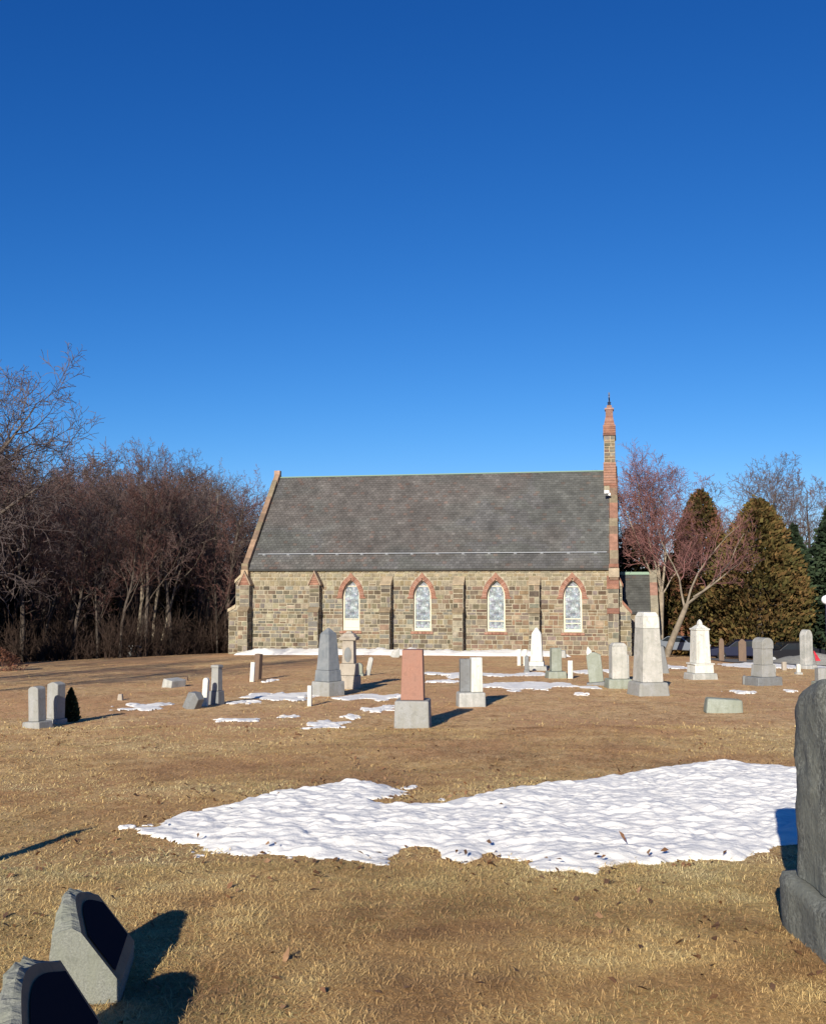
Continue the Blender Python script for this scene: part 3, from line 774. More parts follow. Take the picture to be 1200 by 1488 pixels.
place('headstone', 'pale stained square headstone on a wide base left of the tallest pillar', 'gravestone', 4.66, 24.05, 4, [
    ('base', fr((0,.56,.46,.24,.54,.44)), 'granite_green', .02), ('die', fr((.243,.36,.32,.98,.35,.3),(.982,.35,.3,1.05,.24,.2)), 'pale_stone', .015)])
place('monument', 'tallest pale tapered pillar on a rough base in front of the porch', 'gravestone', 4.92, 22.2, 13, [
    ('base', fr((0,.70,.66,.31,.64,.6)), 'granite', .04), ('shaft', fr((.313,.46,.5,1.42,.37,.42)), 'pale_stone', .008),
    ('cap', fr((1.422,.37,.42,1.66,.36,.41),(1.662,.36,.41,1.76,.27,.31)), 'marble', .012)])
place('headstone', 'grey slab with sloping right edge behind the tallest pillar', 'gravestone', 7.15, 30.8, YA, [('slab', fr((0,.6,.3,.82,.28,.14)), 'granite_grey', .02)])
place('marker_post', 'pale narrow slab just behind the stained square headstone', 'grave marker', 5.45, 27.2, YA, [('post', slab(.2,.1,.72,'round',.08), 'marble_old', .01)])
place('monument', 'bright white marble monument with small finial and double base', 'gravestone', 7.57, 27.9, 12, [
    ('base', fr((0,.72,.6,.2,.68,.56)), 'marble_old', .025), ('plinth', fr((.203,.54,.48,.42,.52,.46),(.422,.58,.5,.46,.58,.5)), 'marble', .012),
    ('shaft', fr((.463,.41,.4,1.32,.36,.34),(1.323,.40,.38,1.37,.4,.38)), 'marble', .01),
    ('finial', fr((1.373,.34,.32,1.46,.14,.13),(1.462,.12,.12,1.55,.09,.09),(1.552,.09,.09,1.6,.02,.02)), 'marble', .008)])
hs = slab(.32,.34,.56,'flat',.1,.52); hs2 = MB(); hs2.prism([(p*1.05, q+.9) for p, q in outline(.32,.26,'round',.14)], -.18, .18, 'y')
place('headstone', 'grey round topped headstone on a stepped base before the cedars', 'gravestone', 8.3, 25.1, 22, [
    ('base', fr((0,.72,.5,.24,.7,.48)), 'granite_grey', .015), ('plinth', fr((.243,.40,.42,.52,.38,.38)), 'granite', .01), ('die', slab(.32,.32,.38,'flat',.1,.523), 'granite', .008),
    ('cap', hs2, 'granite', .01)])
place('ledger_stone', 'low rough flat topped stone block alone on the right lawn', 'gravestone', 5.24, 17.95, -4, [('block', fr((0,.62,.3,.27,.58,.26)), 'granite_green', .035)], ry=3)
place('headstone', 'tall narrow pale slab with rounded top by the road', 'gravestone', 13.2, 35.5, 25, [
    ('base', fr((0,.56,.5,.16,.5,.44)), 'marble_old', .02), ('slab', slab(.34,.26,1.18,'gothic',.24,.16), 'marble_old', .015)])
place('headstone', 'narrow brown stone with pointed top, left of two beside the cars', 'gravestone', 12.42, 42.6, YA, [('slab', slab(.2,.14,.95,'gothic',.2), 'brownstone', .012)])
place('headstone', 'wider brown stone, right of two beside the cars', 'gravestone', 13.32, 42.8, YA, [('slab', slab(.3,.16,.95,'serp',.12), 'brownstone', .012)])
place('headstone', 'tiny white marker with dark side in front of the narrow round topped slab', 'grave marker', 11.1, 30.5, YA+14, [('base', fr((0,.2,.18,.09,.18,.16)), 'marble_old', .01), ('die', slab(.11,.1,.24,'round',.05,.09), 'marble', .01)])
place('marker_post', 'tiny reddish marker near the snow line at right', 'grave marker', 11.7, 33.4, YA+14, [('post', slab(.13,.12,.3), 'beige', .01)])
place('marker_post', 'tiny pale marker just right of the grey round topped headstone', 'grave marker', 10.9, 32.0, YA, [('post', slab(.12,.1,.26,'round',.04), 'marble_old', .01)])
place('marker_post', 'short grey footstone left of the round topped headstone', 'grave marker', 7.98, 25.5, YA, [('post', slab(.1,.1,.24,'round',.04), 'granite_grey', .01)])
place('headstone', 'grey upright stone half hidden behind the big dark monument', 'gravestone', 9.72, 25.2, 5, [('base', fr((0,.4,.34,.12,.38,.32)), 'granite_green', .015), ('die', slab(.26,.2,.32,'flat',0,.12), 'granite', .012)])
# left lawn
place('headstone', 'front one of the grey pair at far left, with stepped base', 'gravestone', -5.42, 15.35, -22, [
    ('base', fr((0,.32,.3,.12,.30,.28)), 'granite', .015), ('die', slab(.18,.17,.50,'round',.05,.12), 'granite', .012)], ry=-3)
place('headstone', 'rear one of the grey pair at far left, flat topped, beside a dark shrub', 'gravestone', -5.38, 16.0, -22, [
    ('base', fr((0,.26,.24,.1,.25,.23)), 'granite', .015), ('die', slab(.2,.18,.55,'serp',.03,.1), 'granite', .012)])
place('headstone', 'thrown down stone block lying on its side on the left lawn', 'gravestone', -5.6, 24.8, -30, [('block', fr((0,.30,.5,.22,.28,.48)), 'marble_old', .015)], ry=10)
place('marker_post', 'stubby brown footstone alone on the far left lawn', 'grave marker', -5.65, 20.5, -11, [('stub', fr((0,.11,.09,.15,.08,.07)), 'beige', .015)])
place('marker_post', 'tiny dark stump of stone beyond the thrown down block', 'grave marker', -5.77, 27.0, -11, [('stub', fr((0,.09,.08,.13,.07,.06)), 'brownstone', .015)])
place('headstone', 'grey stone tipped over backwards beside the snow on the left lawn', 'gravestone', -3.9, 18.6, -30, [('slab', slab(.26,.18,.36,'peak',.06), 'granite_grey', .015)], ry=28)
place('headstone', 'thin white slab standing before the tall grey shaft on the left lawn', 'gravestone', -3.74, 19.06, -14, [('slab', slab(.1,.09,.54,'round',.05), 'marble', .01)], ry=3)
place('headstone', 'tall grey shaft on a small base, left lawn beside the thin white slab', 'gravestone', -3.6, 19.45, -22, [
    ('base', fr((0,.22,.22,.28,.2,.2)), 'granite_grey', .012), ('shaft', fr((.283,.155,.16,.70,.14,.14),(.702,.17,.17,.75,.16,.16)), 'granite', .008)])
place('headstone', 'thin white slab in front of the brown slab near the chapel corner', 'gravestone', -4.04, 26.6, -14, [('slab', slab(.11,.07,.52,'flat'), 'marble', .01)], ry=3)
place('headstone', 'dark brown upright slab behind a thin white slab near the chapel corner', 'gravestone', -4.05, 27.6, -25, [('slab', slab(.16,.16,.7,'flat'), 'brownstone', .012)], ry=3)
place('headstone', 'dark block with white top at the edge of the left wood', 'gravestone', -12.9, 49.0, -11, [('block', fr((0,.55,.4,.45,.5,.36)), 'granite_grey', .02), ('top', fr((.453,.52,.38,.54,.44,.3)), 'snow', .03)])

# big dark monument in the right foreground: its rough end and side face the yard
def rough_block(x0, x1, y0, y1, z0, top, amp, seed, nx=10, ny=26, nz=24, edge=.02):
    """box with a shaped top and pitched rock surface; top(s) gives the height along y"""
    n = np.random.default_rng(seed); V = []; F = []; idx = {}
    def vert(i, j, k):
        key = (i, j, k)
        if key in idx: return idx[key]
        fx, fy, fz = i/nx, j/ny, k/nz
        x = x0+(x1-x0)*fx; y = y0+(y1-y0)*fy; z = z0+(top(fy)-z0)*fz
        inset = lambda f: edge*(max(0, 1-min(f, 1-f)*10))**2
        onx, ony, onz = i in (0, nx), j in (0, ny), k == nz
        d = amp*(float(fbm(np.array([y*9+x*3]), np.array([z*7-x*2]), seed, 4)[0]))
        d2 = amp*(float(fbm(np.array([x*6+5]), np.array([y*6+z*6]), seed+9, 4)[0]))
        if onx: x += (d-inset(fy)*(1 if True else 0)-(edge*max(0, 1-(1-fz)*12)**2))*(-1 if i == 0 else 1)
        if ony: y += (d2-inset(fx)-(edge*max(0, 1-(1-fz)*12)**2))*(-1 if j == 0 else 1)
        if onz: z += d2*.7
        idx[key] = len(V); V.append((x, y, z)); return idx[key]
    def q(a, b, c, d): F.append((a, b, c, d))
    for j in range(ny):
        for k in range(nz):
            q(vert(0,j,k), vert(0,j,k+1), vert(0,j+1,k+1), vert(0,j+1,k)); q(vert(nx,j,k), vert(nx,j+1,k), vert(nx,j+1,k+1), vert(nx,j,k+1))
    for i in range(nx):
        for k in range(nz):
            q(vert(i,0,k), vert(i+1,0,k), vert(i+1,0,k+1), vert(i,0,k+1)); q(vert(i,ny,k), vert(i,ny,k+1), vert(i+1,ny,k+1), vert(i+1,ny,k))
    for i in range(nx):
        for j in range(ny):
            q(vert(i,j,nz), vert(i+1,j,nz), vert(i+1,j+1,nz), vert(i,j+1,nz))
    mb = MB(); mb.faces(V, F); return mb
bm = empty('monument', (1.9, 5.62, float(G(1.9, 5.2))-.0), R(0)); tag(bm, 'large dark rough granite monument cut by the right edge of the foreground', 'gravestone')
rough_block(0, .62, -1.55, 0, -.08, lambda s: .275, .018, 201, 10, 36, 8, .018).build('base', M['rough_dark'], bm, True)
def die_top(s): u = 1-s; return .278 + .77 + .27*math.sin(math.pi*min(1, .06+u*.9))**.55
rough_block(.065, .40, -1.4, -.06, .278, die_top, .017, 207, 8, 40, 36, .03).build('die', M['rough_dark'], bm, True)

# slant markers in the left foreground
def slant_marker(label, x, y, yaw, L, H, seed):
    z = float(G(x, y))-.03
    e = empty('slant_marker', (x, y, z), R(yaw)); tag(e, label, 'gravestone')
    # local: +x is where the inscription looks, y runs along the stone, near end at y=0
    n = 70; rg = random.Random(seed)
    def top(s): return H*(.80 + .20*math.sin(math.pi*s)**1.3)
    nose = .10; wb = .29; sl = (wb-.125)/(H*.80-nose)
    V = []; F = []; m = 9
    for i in range(n+1):
        s = i/n; yy = L*s; h = top(s); xt = wb-(h-nose)*sl
        cnt = [0]
        def jit(a):
            cnt[0] += 1
            return a*(1.6*float(fbm(np.array([yy*16+seed]), np.array([cnt[0]*1.7]), seed+3, 3)[0]) + rg.uniform(-.35, .35))
        a = .012
        V += [(0,yy,-.1),(jit(a),yy,h*.35),(jit(a),yy,h*.7),(.006+jit(a),yy,h-.015+jit(a)),(xt*.3,yy,h+.006+jit(a)),(xt*.7,yy,h+.006+jit(a)),(xt,yy,h-.004),(wb,yy,nose),(wb,yy,-.1)]
    for i in range(n):
        for j in range(m-1): F.append((i*m+j, i*m+j+1, (i+1)*m+j+1, (i+1)*m+j))
    b = MB()
    b.faces(V, F)
    b.m = [1 if (k % (m-1)) in (6,) else 0 for k in range(len(F))]
    b.faces([V[j] for j in range(m)], [tuple(range(m))]); b.faces([V[n*m+j] for j in range(m)], [tuple(range(m-1,-1,-1))])
    b.build('body', [M['rough_pale'], M['smooth_brown']], e)
    p = MB(); nx_ = 1/math.hypot(1, sl); off = .004
    pts = []
    lo, hi = .035/L, 1-.035/L
    P = lambda yy, zz: (wb-(zz-nose)*sl+off*nx_, yy, zz+off*nx_*sl)
    k = 16
    up = [(L*(lo+(hi-lo)*i/k), top(lo+(hi-lo)*i/k)-.04) for i in range(k+1)]
    ring = [P(L*lo, nose+.04)] + [P(yy, zz) for yy, zz in up] + [P(L*hi, nose+.04)]
    p.poly(ring[::-1])
    p.build('inscription_panel', M['polished'], e)
    return e
slant_marker('low slant faced granite marker, rear of the two at lower left', -1.51, 4.48, 9, .54, .40, 5)
slant_marker('low slant faced granite marker cut by the lower left corner of the photo', -1.285, 3.2, 10, .74, .45, 9)
# stone standing out of frame at left, its narrow shadow falls across the near lawn
place('marker_post', 'slim upright post out of frame left of the near lawn', 'grave marker', -3.27, 5.8, 10, [('post', slab(.10,.07,.98,'peak',.1), 'granite', .01)])

# ------------------------------------------------------------------ trees
def perp(d, rg):
    a = d.cross(Vector((0,0,1))) if abs(d.z) < .95 else d.cross(Vector((1,0,0)))
    a.normalize(); return Quaternion(d, rg.uniform(0, 2*math.pi)) @ a
class Tree:
    def __init__(s, seed, cfg):
        s.rg = random.Random(seed); s.T = MB(); s.C = MB(); s.c = cfg
    def limb(s, p, d, L, r, lvl, az=0):
        c = s.c; rg = s.rg; ns = c['seg'][lvl]; w = c['wander'][lvl]
        pts = [p.copy()]; dirs = [d.copy()]
        for i in range(ns):
            d = (d + Vector((rg.gauss(0,w), rg.gauss(0,w), rg.gauss(0,w)+c['up'][lvl]))).normalized()
            p = p + d*(L/ns); pts.append(p.copy()); dirs.append(d.copy())
        tip = c['tip'][lvl]; rad = [max(c['rmin'], r*(1-(1-tip)*i/ns)) for i in range(ns+1)]
        tw = lvl >= c['twig_lvl']
        (s.C if tw else s.T).tube(pts, rad, 3 if tw else (8 if lvl == 0 else 5))
        if lvl >= c['max']: return
        n = c['n'][lvl]; n = max(1, int(round(n*rg.uniform(.8, 1.2))))
        s0 = c['start'][lvl]; ga = rg.uniform(0, 6.28)
        for k in range(n):
            f = s0 + (1-s0)*((k+rg.random()*.8)/n); f = min(.985, f)
            i = min(ns-1, int(f*ns)); q = pts[i].lerp(pts[i+1], f*ns-i); dd = dirs[i+1]
            ga += 2.4+rg.uniform(-.4,.4)
            a = dd.cross(Vector((0,0,1))) if abs(dd.z) < .97 else dd.cross(Vector((1,0,0)))
            a.normalize(); ax = Quaternion(dd, ga) @ a
            ang = R(rg.uniform(*c['ang'][lvl]))
            cd = Quaternion(ax, ang) @ dd
            shape = (1-.55*(f-s0)/(1-s0+1e-6)) if lvl == 0 else (1-.35*f)
            s.limb(q, cd, L*c['len'][lvl]*shape*rg.uniform(.75,1.2), max(c['rmin'], rad[i]*c['rr'][lvl]), lvl+1)
BASE = dict(seg=[9,6,4,3,2], wander=[.06,.12,.16,.2,.22], up=[.03,.09,.06,.05,.04], tip=[.12,.2,.3,.5,.6], rmin=.0075, twig_lvl=2, max=4,
            n=[15,6,5,4,0], start=[.28,.2,.15,.1,0], ang=[(35,60),(30,55),(30,60),(30,60),(0,0)], len=[.42,.5,.5,.5,.5], rr=[.42,.55,.6,.7,.7])
def cfg(**k): d = dict(BASE); d.update(k); return d
def link_tree(name, tr, mats, loc, rz, label, group=None, scale=1, first=None, cat='tree'):
    e = empty(name, loc, rz); e.scale = (scale,)*3; tag(e, label, cat, group)
    tr.T.build('trunk', mats[0], e, True); tr.C.build('crown', mats[1], e)
    return e
def copy_tree(src, loc, rz, scale, label, group=None, ry=0):
    e = src.copy(); COL.objects.link(e); e.location = loc; e.rotation_euler = (0, ry, rz)
    e.scale = scale if isinstance(scale, tuple) else (scale,)*3
    e['label'] = label
    if group: e['group'] = group
    elif 'group' in e: del e['group']
    for ch in src.children:
        c = ch.copy(); COL.objects.link(c); c.parent = e
    return e
def gl(x, y, dz=-.1): return (x, y, float(G(x, y))+dz)

# wood at the left: six grown forms, each copied
WOODLAB = 'bare leafless tree among the tangled wood left of the chapel'
WG = 'bare trees of the left wood'
protos = []
kinds = [(cfg(n=[16,6,5,4,0]), 10, .13, 'twig'), (cfg(n=[18,6,5,4,0], ang=[(25,45),(25,50),(30,55),(30,60),(0,0)], up=[.03,.14,.1,.06,.04]), 11, .12, 'twig_red'),
         (cfg(n=[13,7,5,4,0], ang=[(40,70),(30,60),(30,60),(30,60),(0,0)]), 9.5, .16, 'twig'), (cfg(n=[20,6,5,3,0], len=[.33,.5,.5,.5,.5], start=[.2,.2,.15,.1,0]), 11, .1, 'twig_red'),
         (cfg(n=[14,6,6,4,0], len=[.5,.5,.5,.5,.5], start=[.35,.2,.15,.1,0]), 10, .17, 'twig_grey'), (cfg(n=[12,6,5,4,0], start=[.12,.2,.15,.1,0], len=[.5,.52,.5,.5,.5], wander=[.14,.16,.18,.2,.22]), 7, .1, 'twig')]
rg = random.Random(42)
spots = []
for k in range(135):
    y = 47 + 44*((k+rg.random())/135)**1.0
    xl, xr = -.44*y, -.165*y
    x = xl + (xr-xl)*((k*.618) % 1.0) + rg.uniform(-.6, .6)
    if y < 49 and x > -11.5: x -= 4
    if y < 58 and x > -9.2: continue
    spots.append((x, y))
for i, (c, H, r, mt) in enumerate(kinds):
    tr = Tree(300+i, c); tr.limb(Vector((0,0,0)), Vector((rg.uniform(-.06,.06),rg.uniform(-.06,.06),1)).normalized(), H, r, 0)
    protos.append((tr, mt, H))
srcs = []
for i, (x, y) in enumerate(spots):
    q = i % 6
    top_want = (.097 + .010*math.sin(x*.9) + rg.uniform(-.024, .010))*y          # the canopy keeps a level skyline
    top_want *= 1-.16*max(0, min(1, (x/y+.24)/.08))
    H = top_want + EYE - float(G(x, y))
    sc = H/(protos[q][2]*1.04)
    if i < 6:
        tr, mt, _ = protos[q]
        e = link_tree('bare_tree', tr, (M['bark'], M[mt]), gl(x, y), rg.uniform(0, 6.28), WOODLAB, WG, sc); srcs.append(e)
    else: copy_tree(srcs[q], gl(x, y), rg.uniform(0, 6.28), (sc*rg.uniform(.85,1.1), sc*rg.uniform(.85,1.1), sc), WOODLAB, WG)
# a few of the wood's trees that stand out
tr = Tree(351, cfg(n=[14,4,4,2,0], ang=[(15,32),(20,40),(25,50),(30,60),(0,0)], up=[.02,.12,.1,.05,.03], start=[.3,.2,.15,.1,0], len=[.42,.5,.5,.5,.5]))
tr.limb(Vector((0,0,0)), Vector((.03,0,1)).normalized(), 11.0, .13, 0)
link_tree('bare_tree', tr, (M['bark_pale'], M['twig_grey']), gl(-11.2, 56.5), 0, 'tallest bare tree with a fan of thin upright twigs left of the gable', None, .80)
tr = Tree(353, cfg(n=[12,5,5,3,0], ang=[(25,45),(30,55),(30,60),(30,60),(0,0)]))
tr.limb(Vector((0,0,0)), Vector((.18,0,1)).normalized(), 9.5, .12, 0)
link_tree('bare_tree', tr, (M['bark_pale'], M['twig_red']), gl(-13.4, 50.5), 0, 'pale trunked leaning tree at the front of the left wood', None, .86)
tr = Tree(355, cfg(n=[9,4,4,3,0], start=[.5,.2,.15,.1,0]))
tr.limb(Vector((0,0,0)), Vector((-.1,0,1)).normalized(), 7.5, .11, 0)
tr.limb(Vector((.1,0,0)), Vector((.28,.05,1)).normalized(), 6.5, .09, 0)
link_tree('bare_tree', tr, (M['bark_pale'], M['twig']), gl(-12.6, 51.5), 0, 'forked whitish stemmed small tree in front of the left wood', None, 1.0)

# old oak leaning in from the left edge
OAK = cfg(seg=[8,8,6,4,3], wander=[.05,.14,.2,.24,.26], up=[.02,.05,.05,.05,.03], n=[0,12,9,8,0], start=[.3,.2,.12,.1,0], ang=[(40,60),(30,60),(35,65),(30,65),(0,0)],
          len=[.5,.52,.52,.48,.5], rr=[.4,.5,.55,.6,.7], rmin=.010, tip=[.5,.08,.2,.4,.5])
oak = Tree(77, OAK)
oak.c = dict(OAK, max=0); oak.limb(Vector((0,0,0)), Vector((.06,0,1)).normalized(), 4.2, .48, 0); oak.c = OAK
for (h, d, L, r) in ((4.1,(.62,-.1,.78),9.3,.26),(4.2,(.15,.3,1),8.5,.24),(4.1,(-.7,.1,.8),8.5,.24),(3.7,(.95,-.25,.42),8.6,.2),(3.2,(1,.15,.12),8.2,.17),(3.9,(.3,-.7,.6),7.5,.18),(3.3,(-.6,-.6,.4),7,.17),(4.2,(.45,.15,1),8.5,.2)):
    oak.limb(Vector((.1,0,h)), Vector(d).normalized(), L, r, 1)
link_tree('oak_tree', oak, (M['bark'], M['twig_grey']), gl(-21.6, 43.5), 0, 'old spreading oak with crooked limbs reaching in from the left edge', None, .98)

# right side: red budding tree with leaning trunk, second upright one, bare trees beyond
RB = cfg(seg=[7,6,5,4,3], n=[6,11,10,9,0], start=[.45,.22,.12,.1,0], ang=[(20,40),(25,50),(30,55),(30,60),(0,0)], len=[.62,.55,.5,.48,.5], rr=[.55,.5,.55,.65,.7], up=[.03,.07,.08,.06,.04], rmin=.0065)
rb = Tree(91, RB)
rb.c = dict(RB, max=0)
p0 = Vector((0,0,0)); 
rb.T.tube([p0, Vector((.35,0,.9)), Vector((.72,0,1.75)), Vector((1.0,0,2.4))], [.165,.14,.12,.10], 8)
rb.c = dict(RB, n=[6,6,6,5,0])
for (p, d, L, r) in (((1.0,0,2.4),(.75,.1,.55),4.4,.07),((.98,0,2.35),(.35,.2,1),4.6,.06),((.9,0,2.2),(-.12,.3,1),4.8,.06),((1.3,.05,2.7),(.9,-.1,.45),3.0,.06)):
    rb.limb(Vector(p), Vector(d).normalized(), L, r, 1)
link_tree('bare_tree', rb, (M['bark_pale'], M['bud_red']), gl(11.0, 46.2), 0, 'leaning bare tree with red buds and a pale forked trunk right of the porch')
rb2 = Tree(95, dict(RB, n=[6,15,12,9,0], len=[.62,.5,.5,.48,.5]))
rb2.T.tube([Vector((0,0,0)), Vector((.05,0,1.6)), Vector((.12,0,3.0))], [.17,.14,.12], 8)
for (p, d, L, r) in (((.12,0,3.0),(-.32,.1,1),5.2,.065),((.12,0,2.95),(.22,0,1),5.2,.065),((.1,0,2.8),(.6,.2,.8),3.4,.045),((.1,0,2.9),(-.55,-.1,.8),4.6,.06),((.1,0,3.0),(.02,.4,1),5.2,.07)):
    rb2.limb(Vector(p), Vector(d).normalized(), L, r, 1)
link_tree('bare_tree', rb2, (M['bark_pale'], M['bud_red']), gl(11.75, 50.3), .3, 'upright red budding tree with two pale stems rising beside the porch', None, 1.03)
BGL, BGG = 'bare grey tree beyond the cedars on the right', 'bare trees beyond the cedars'
for i, (x, y, k, H) in enumerate([(23.5,70,4,12.2),(27.5,73,2,12.6),(31,71,4,12.2),(26,80,0,13.2),(34,78,2,13),(20.5,76,4,11.2),(36,70,0,12),(30,84,4,13.6),(16.5,74,2,11.2),(13.2,72,0,11.4),(38,80,2,13),(33,88,4,14)]):
    sc = H/(protos[k][2]*1.04); e = copy_tree(srcs[k], gl(x, y), i*1.3, sc, BGL, BGG)
    for ch in e.children:
        if ch.name.startswith('crown'):
            ch.data = ch.data.copy() if False else ch.data
tr = Tree(97, cfg(n=[13,6,5,4,0])); tr.limb(Vector((0,0,0)), Vector((0,0,1)), 9, .13, 0)
link_tree('bare_tree', tr, (M['bark'], M['bud_red']), gl(16.3, 60), 0, 'reddish bare tree rising between the two brown cedars', None, 1.02)

def hill(name, x0, x1, y0, y1, top, seed, mat):
    xs = np.linspace(x0, x1, 70); ys = np.linspace(y0, y1, 16); X, Y = np.meshgrid(xs, ys)
    u = (X-x0)/(x1-x0); v = (Y-y0)/(y1-y0)
    Z = G(X, Y)-.5 + (top-G(X, Y))*np.sin(np.pi*np.clip(v*.5, 0, 1))**.8*np.clip(np.minimum(u, 1-u)*7, 0, 1) + 1.2*fbm(X*.12, Y*.12, seed, 4)*v + .8*fbm(X*.6, Y*.6, seed+5, 3)*v
    nx = len(xs); i = np.arange(nx-1)[None, :] + nx*np.arange(len(ys)-1)[:, None]
    o = np_mesh(name, np.stack([X, Y, Z], -1).reshape(-1, 3), np.stack([i, i+1, i+1+nx, i+nx], -1).reshape(-1), 4, mat, None, True)
    tag(o, kind='structure')
th = NT('wooded_hill'); cc = th.ramp(th.noise(.9, 6, .75), [(.35, (.012, .009, .008)), (.65, (.05, .036, .03))]); th.bump(th.noise(1.5, 5, .8), 1, .6)
M['hill'] = th.set(cc, 1, .05)
hill('hill', -110, -8, 96, 150, 3.2, 5, M['hill'])
hill('hill', 14, 120, 92, 150, 3.0, 8, M['hill'])
# conifers
def conifer_mesh(seed, H, Rm, n, cols, shape, skirt=.06, size=(.28,.09), droop=.0, layers=0, trunk=.16):
    g = np.random.default_rng(seed)
    t = g.random(n)**.85; ang = g.random(n)*2*np.pi
    if layers: 
        lay = np.floor(t*layers); t = (lay + .5 + g.normal(0, .2, n))/layers; t = np.clip(t, 0, 1)
    prof = shape(t)
    lump = 1 + .17*vnoise(ang*1.9+seed, t*H*1.1, seed) + .15*vnoise(ang*4.3, t*H*2.0, seed+3) + .08*vnoise(ang*9, t*H*4, seed+4)
    gap = vnoise(ang*3.1+9, t*H*1.7, seed+5)
    depth = 1-.42*g.random(n)**1.8
    keep = ~((gap < -.35) & (depth > .8) & (g.random(n) < .75))
    if layers: depth = g.random(n)**.55
    rr = Rm*prof*lump*depth
    x = rr*np.cos(ang); y = rr*np.sin(ang); rr = rr*np.where(g.random(n) < .10, 1+.20*g.random(n), 1); x = rr*np.cos(ang); y = rr*np.sin(ang); z = H*(skirt+(1-skirt)*t) + np.where(rr > 0, .014*H*g.normal(0, 1, n), 0) - droop*rr + (.0 if not layers else .0)
    outd = np.stack([np.cos(ang), np.sin(ang), np.full(n, .55 if not layers else -.12)], -1) + g.normal(0, .38, (n, 3))
    outd /= np.linalg.norm(outd, axis=1)[:, None]
    side = np.cross(outd, g.normal(0, 1, (n, 3))); side /= np.linalg.norm(side, axis=1)[:, None]
    L = size[0]*g.uniform(.6, 1.35, n)[:, None]*(.55+.45*np.minimum(1, prof*1.4))[:, None]; W = size[1]*g.uniform(.6, 1.4, n)[:, None]
    P = np.stack([x, y, z], -1)
    a = P - outd*L*.4 - side*W*.5; b = P - outd*L*.2 + side*W*.6; c = P + outd*L*.6; d = P + outd*L*.1 - side*W*.9
    V = np.stack([a, b, c, d], 1)[keep]
    cl = np.array(cols)
    pick = vnoise(ang*2.3+4, t*H*.9, seed+7)*1.0 + g.normal(0, .35, n)
    ci = np.clip(((pick+1)/2*len(cl)).astype(int), 0, len(cl)-1)
    C = cl[ci]*g.uniform(.7, 1.3, n)[:, None]
    m = len(V)
    return V.reshape(-1, 3), np.arange(m*4), C[keep]
def conifer(name, label, loc, seed, H, Rm, n, cols, shape, group=None, **k):
    e = empty(name, loc, seed*.7); tag(e, label, 'tree', group)
    v, l, c = conifer_mesh(seed, H, Rm, n, cols, shape, **k)
    o = np_mesh('crown', v, l, 4, M['foliage'], c); o.parent = e
    tm = MB(); tm.tube([Vector((0,0,0)), Vector((0,0,H*.5)), Vector((0,0,H*.93))], [.19,.12,.03], 7)
    g = random.Random(seed)
    for i in range(26):
        z = H*(.1+.8*i/26); a = g.uniform(0, 6.28); q = Rm*float(shape(np.array([i/26.]))[0])*.75
        tm.tube([Vector((0,0,z)), Vector((q*math.cos(a), q*math.sin(a), z+.1))], [.04,.015], 4)
    tm.build('trunk', M['bark'], e, True)
    return e
ovoid = lambda t: np.clip(np.minimum(1.0, (t+.16)/.24), 0, 1)*np.clip(1-t, 0, 1)**.5*1.05
plump = lambda t: np.clip(np.minimum(1.0, (t+.10)/.22), 0, 1)*np.clip(1-t**1.5, 0, 1)**.8
cone = lambda t: np.clip(1.02-t, .02, 1)
CED = [(.060,.056,.018),(.085,.068,.022),(.11,.078,.026),(.145,.086,.032),(.095,.072,.023)]
CED2 = [(.062,.056,.018),(.085,.066,.022),(.05,.042,.015),(.075,.055,.019),(.12,.064,.027),(.15,.065,.038),(.09,.058,.023)]
GRN = [(.018,.030,.016),(.028,.044,.022),(.04,.056,.028)]
GRN2 = [(.04,.045,.016),(.065,.062,.02),(.085,.07,.022)]
conifer('cedar_tree', 'broad brown green cedar, largest of the conifers on the right', gl(17.15, 52.2), 11, 7.9, 2.75, 24000, CED, ovoid, skirt=.085)
conifer('cedar_tree', 'tall rust tinged cedar between the red budding tree and the broad cedar', gl(14.9, 54.3), 12, 8.5, 1.95, 15000, CED2, ovoid, skirt=.07)
conifer('cedar_tree', 'olive cedar behind the porch roof', gl(12.2, 57.5), 13, 7.0, 1.9, 9000, GRN2+CED, ovoid, skirt=.06)
conifer('cedar_tree', 'low brown cedar filling the gap behind the leaning trunk', gl(13.4, 54.8), 14, 5.2, 1.7, 9000, CED, plump, skirt=.05)
conifer('cedar_tree', 'small olive cedar low behind the porch gable', gl(11.2, 60.0), 18, 5.0, 1.5, 6000, GRN2, plump, skirt=.05)
conifer('spruce_tree', 'dark green spruce at the right edge behind the cedars', gl(20.9, 51.6), 15, 8.8, 3.2, 18000, GRN, cone, skirt=.07, size=(.34,.11), droop=.22, layers=15)
conifer('spruce_tree', 'second dark spruce standing deeper between broad cedar and edge spruce', gl(21.2, 58.5), 16, 7.6, 3.3, 13000, GRN, cone, skirt=.05, size=(.36,.12), droop=.2, layers=14)
conifer('spruce_tree', 'dark low evergreen behind the parked cars', gl(15.6, 64.5), 17, 5.5, 2.8, 9000, GRN, plump, skirt=.02, size=(.4,.14))
hem = conifer('hemlock_tree', 'dark narrow hemlock inside the left wood near the chapel', gl(-12.6, 55.5), 21, 8.2, 1.5, 8000, [(.03,.028,.018),(.045,.038,.022),(.055,.04,.028)], cone, skirt=.05, size=(.34,.1), droop=.25, layers=16)
for j, (x, y, s, lab) in enumerate([(-19.8,52,.78,'dark hemlock low in the wood under the oak limbs'),(-23,57,.9,'dark hemlock at the far left behind the oak'),(-16.6,56,.72,'small dark hemlock in the middle of the left wood'),(-18.2,60,.8,'dark hemlock deep in the left wood'),(-15,62,.7,'low dark hemlock at the back of the left wood')]):
    copy_tree(hem, gl(x, y), j*1.1, (s*1.35, s*1.35, s), lab)
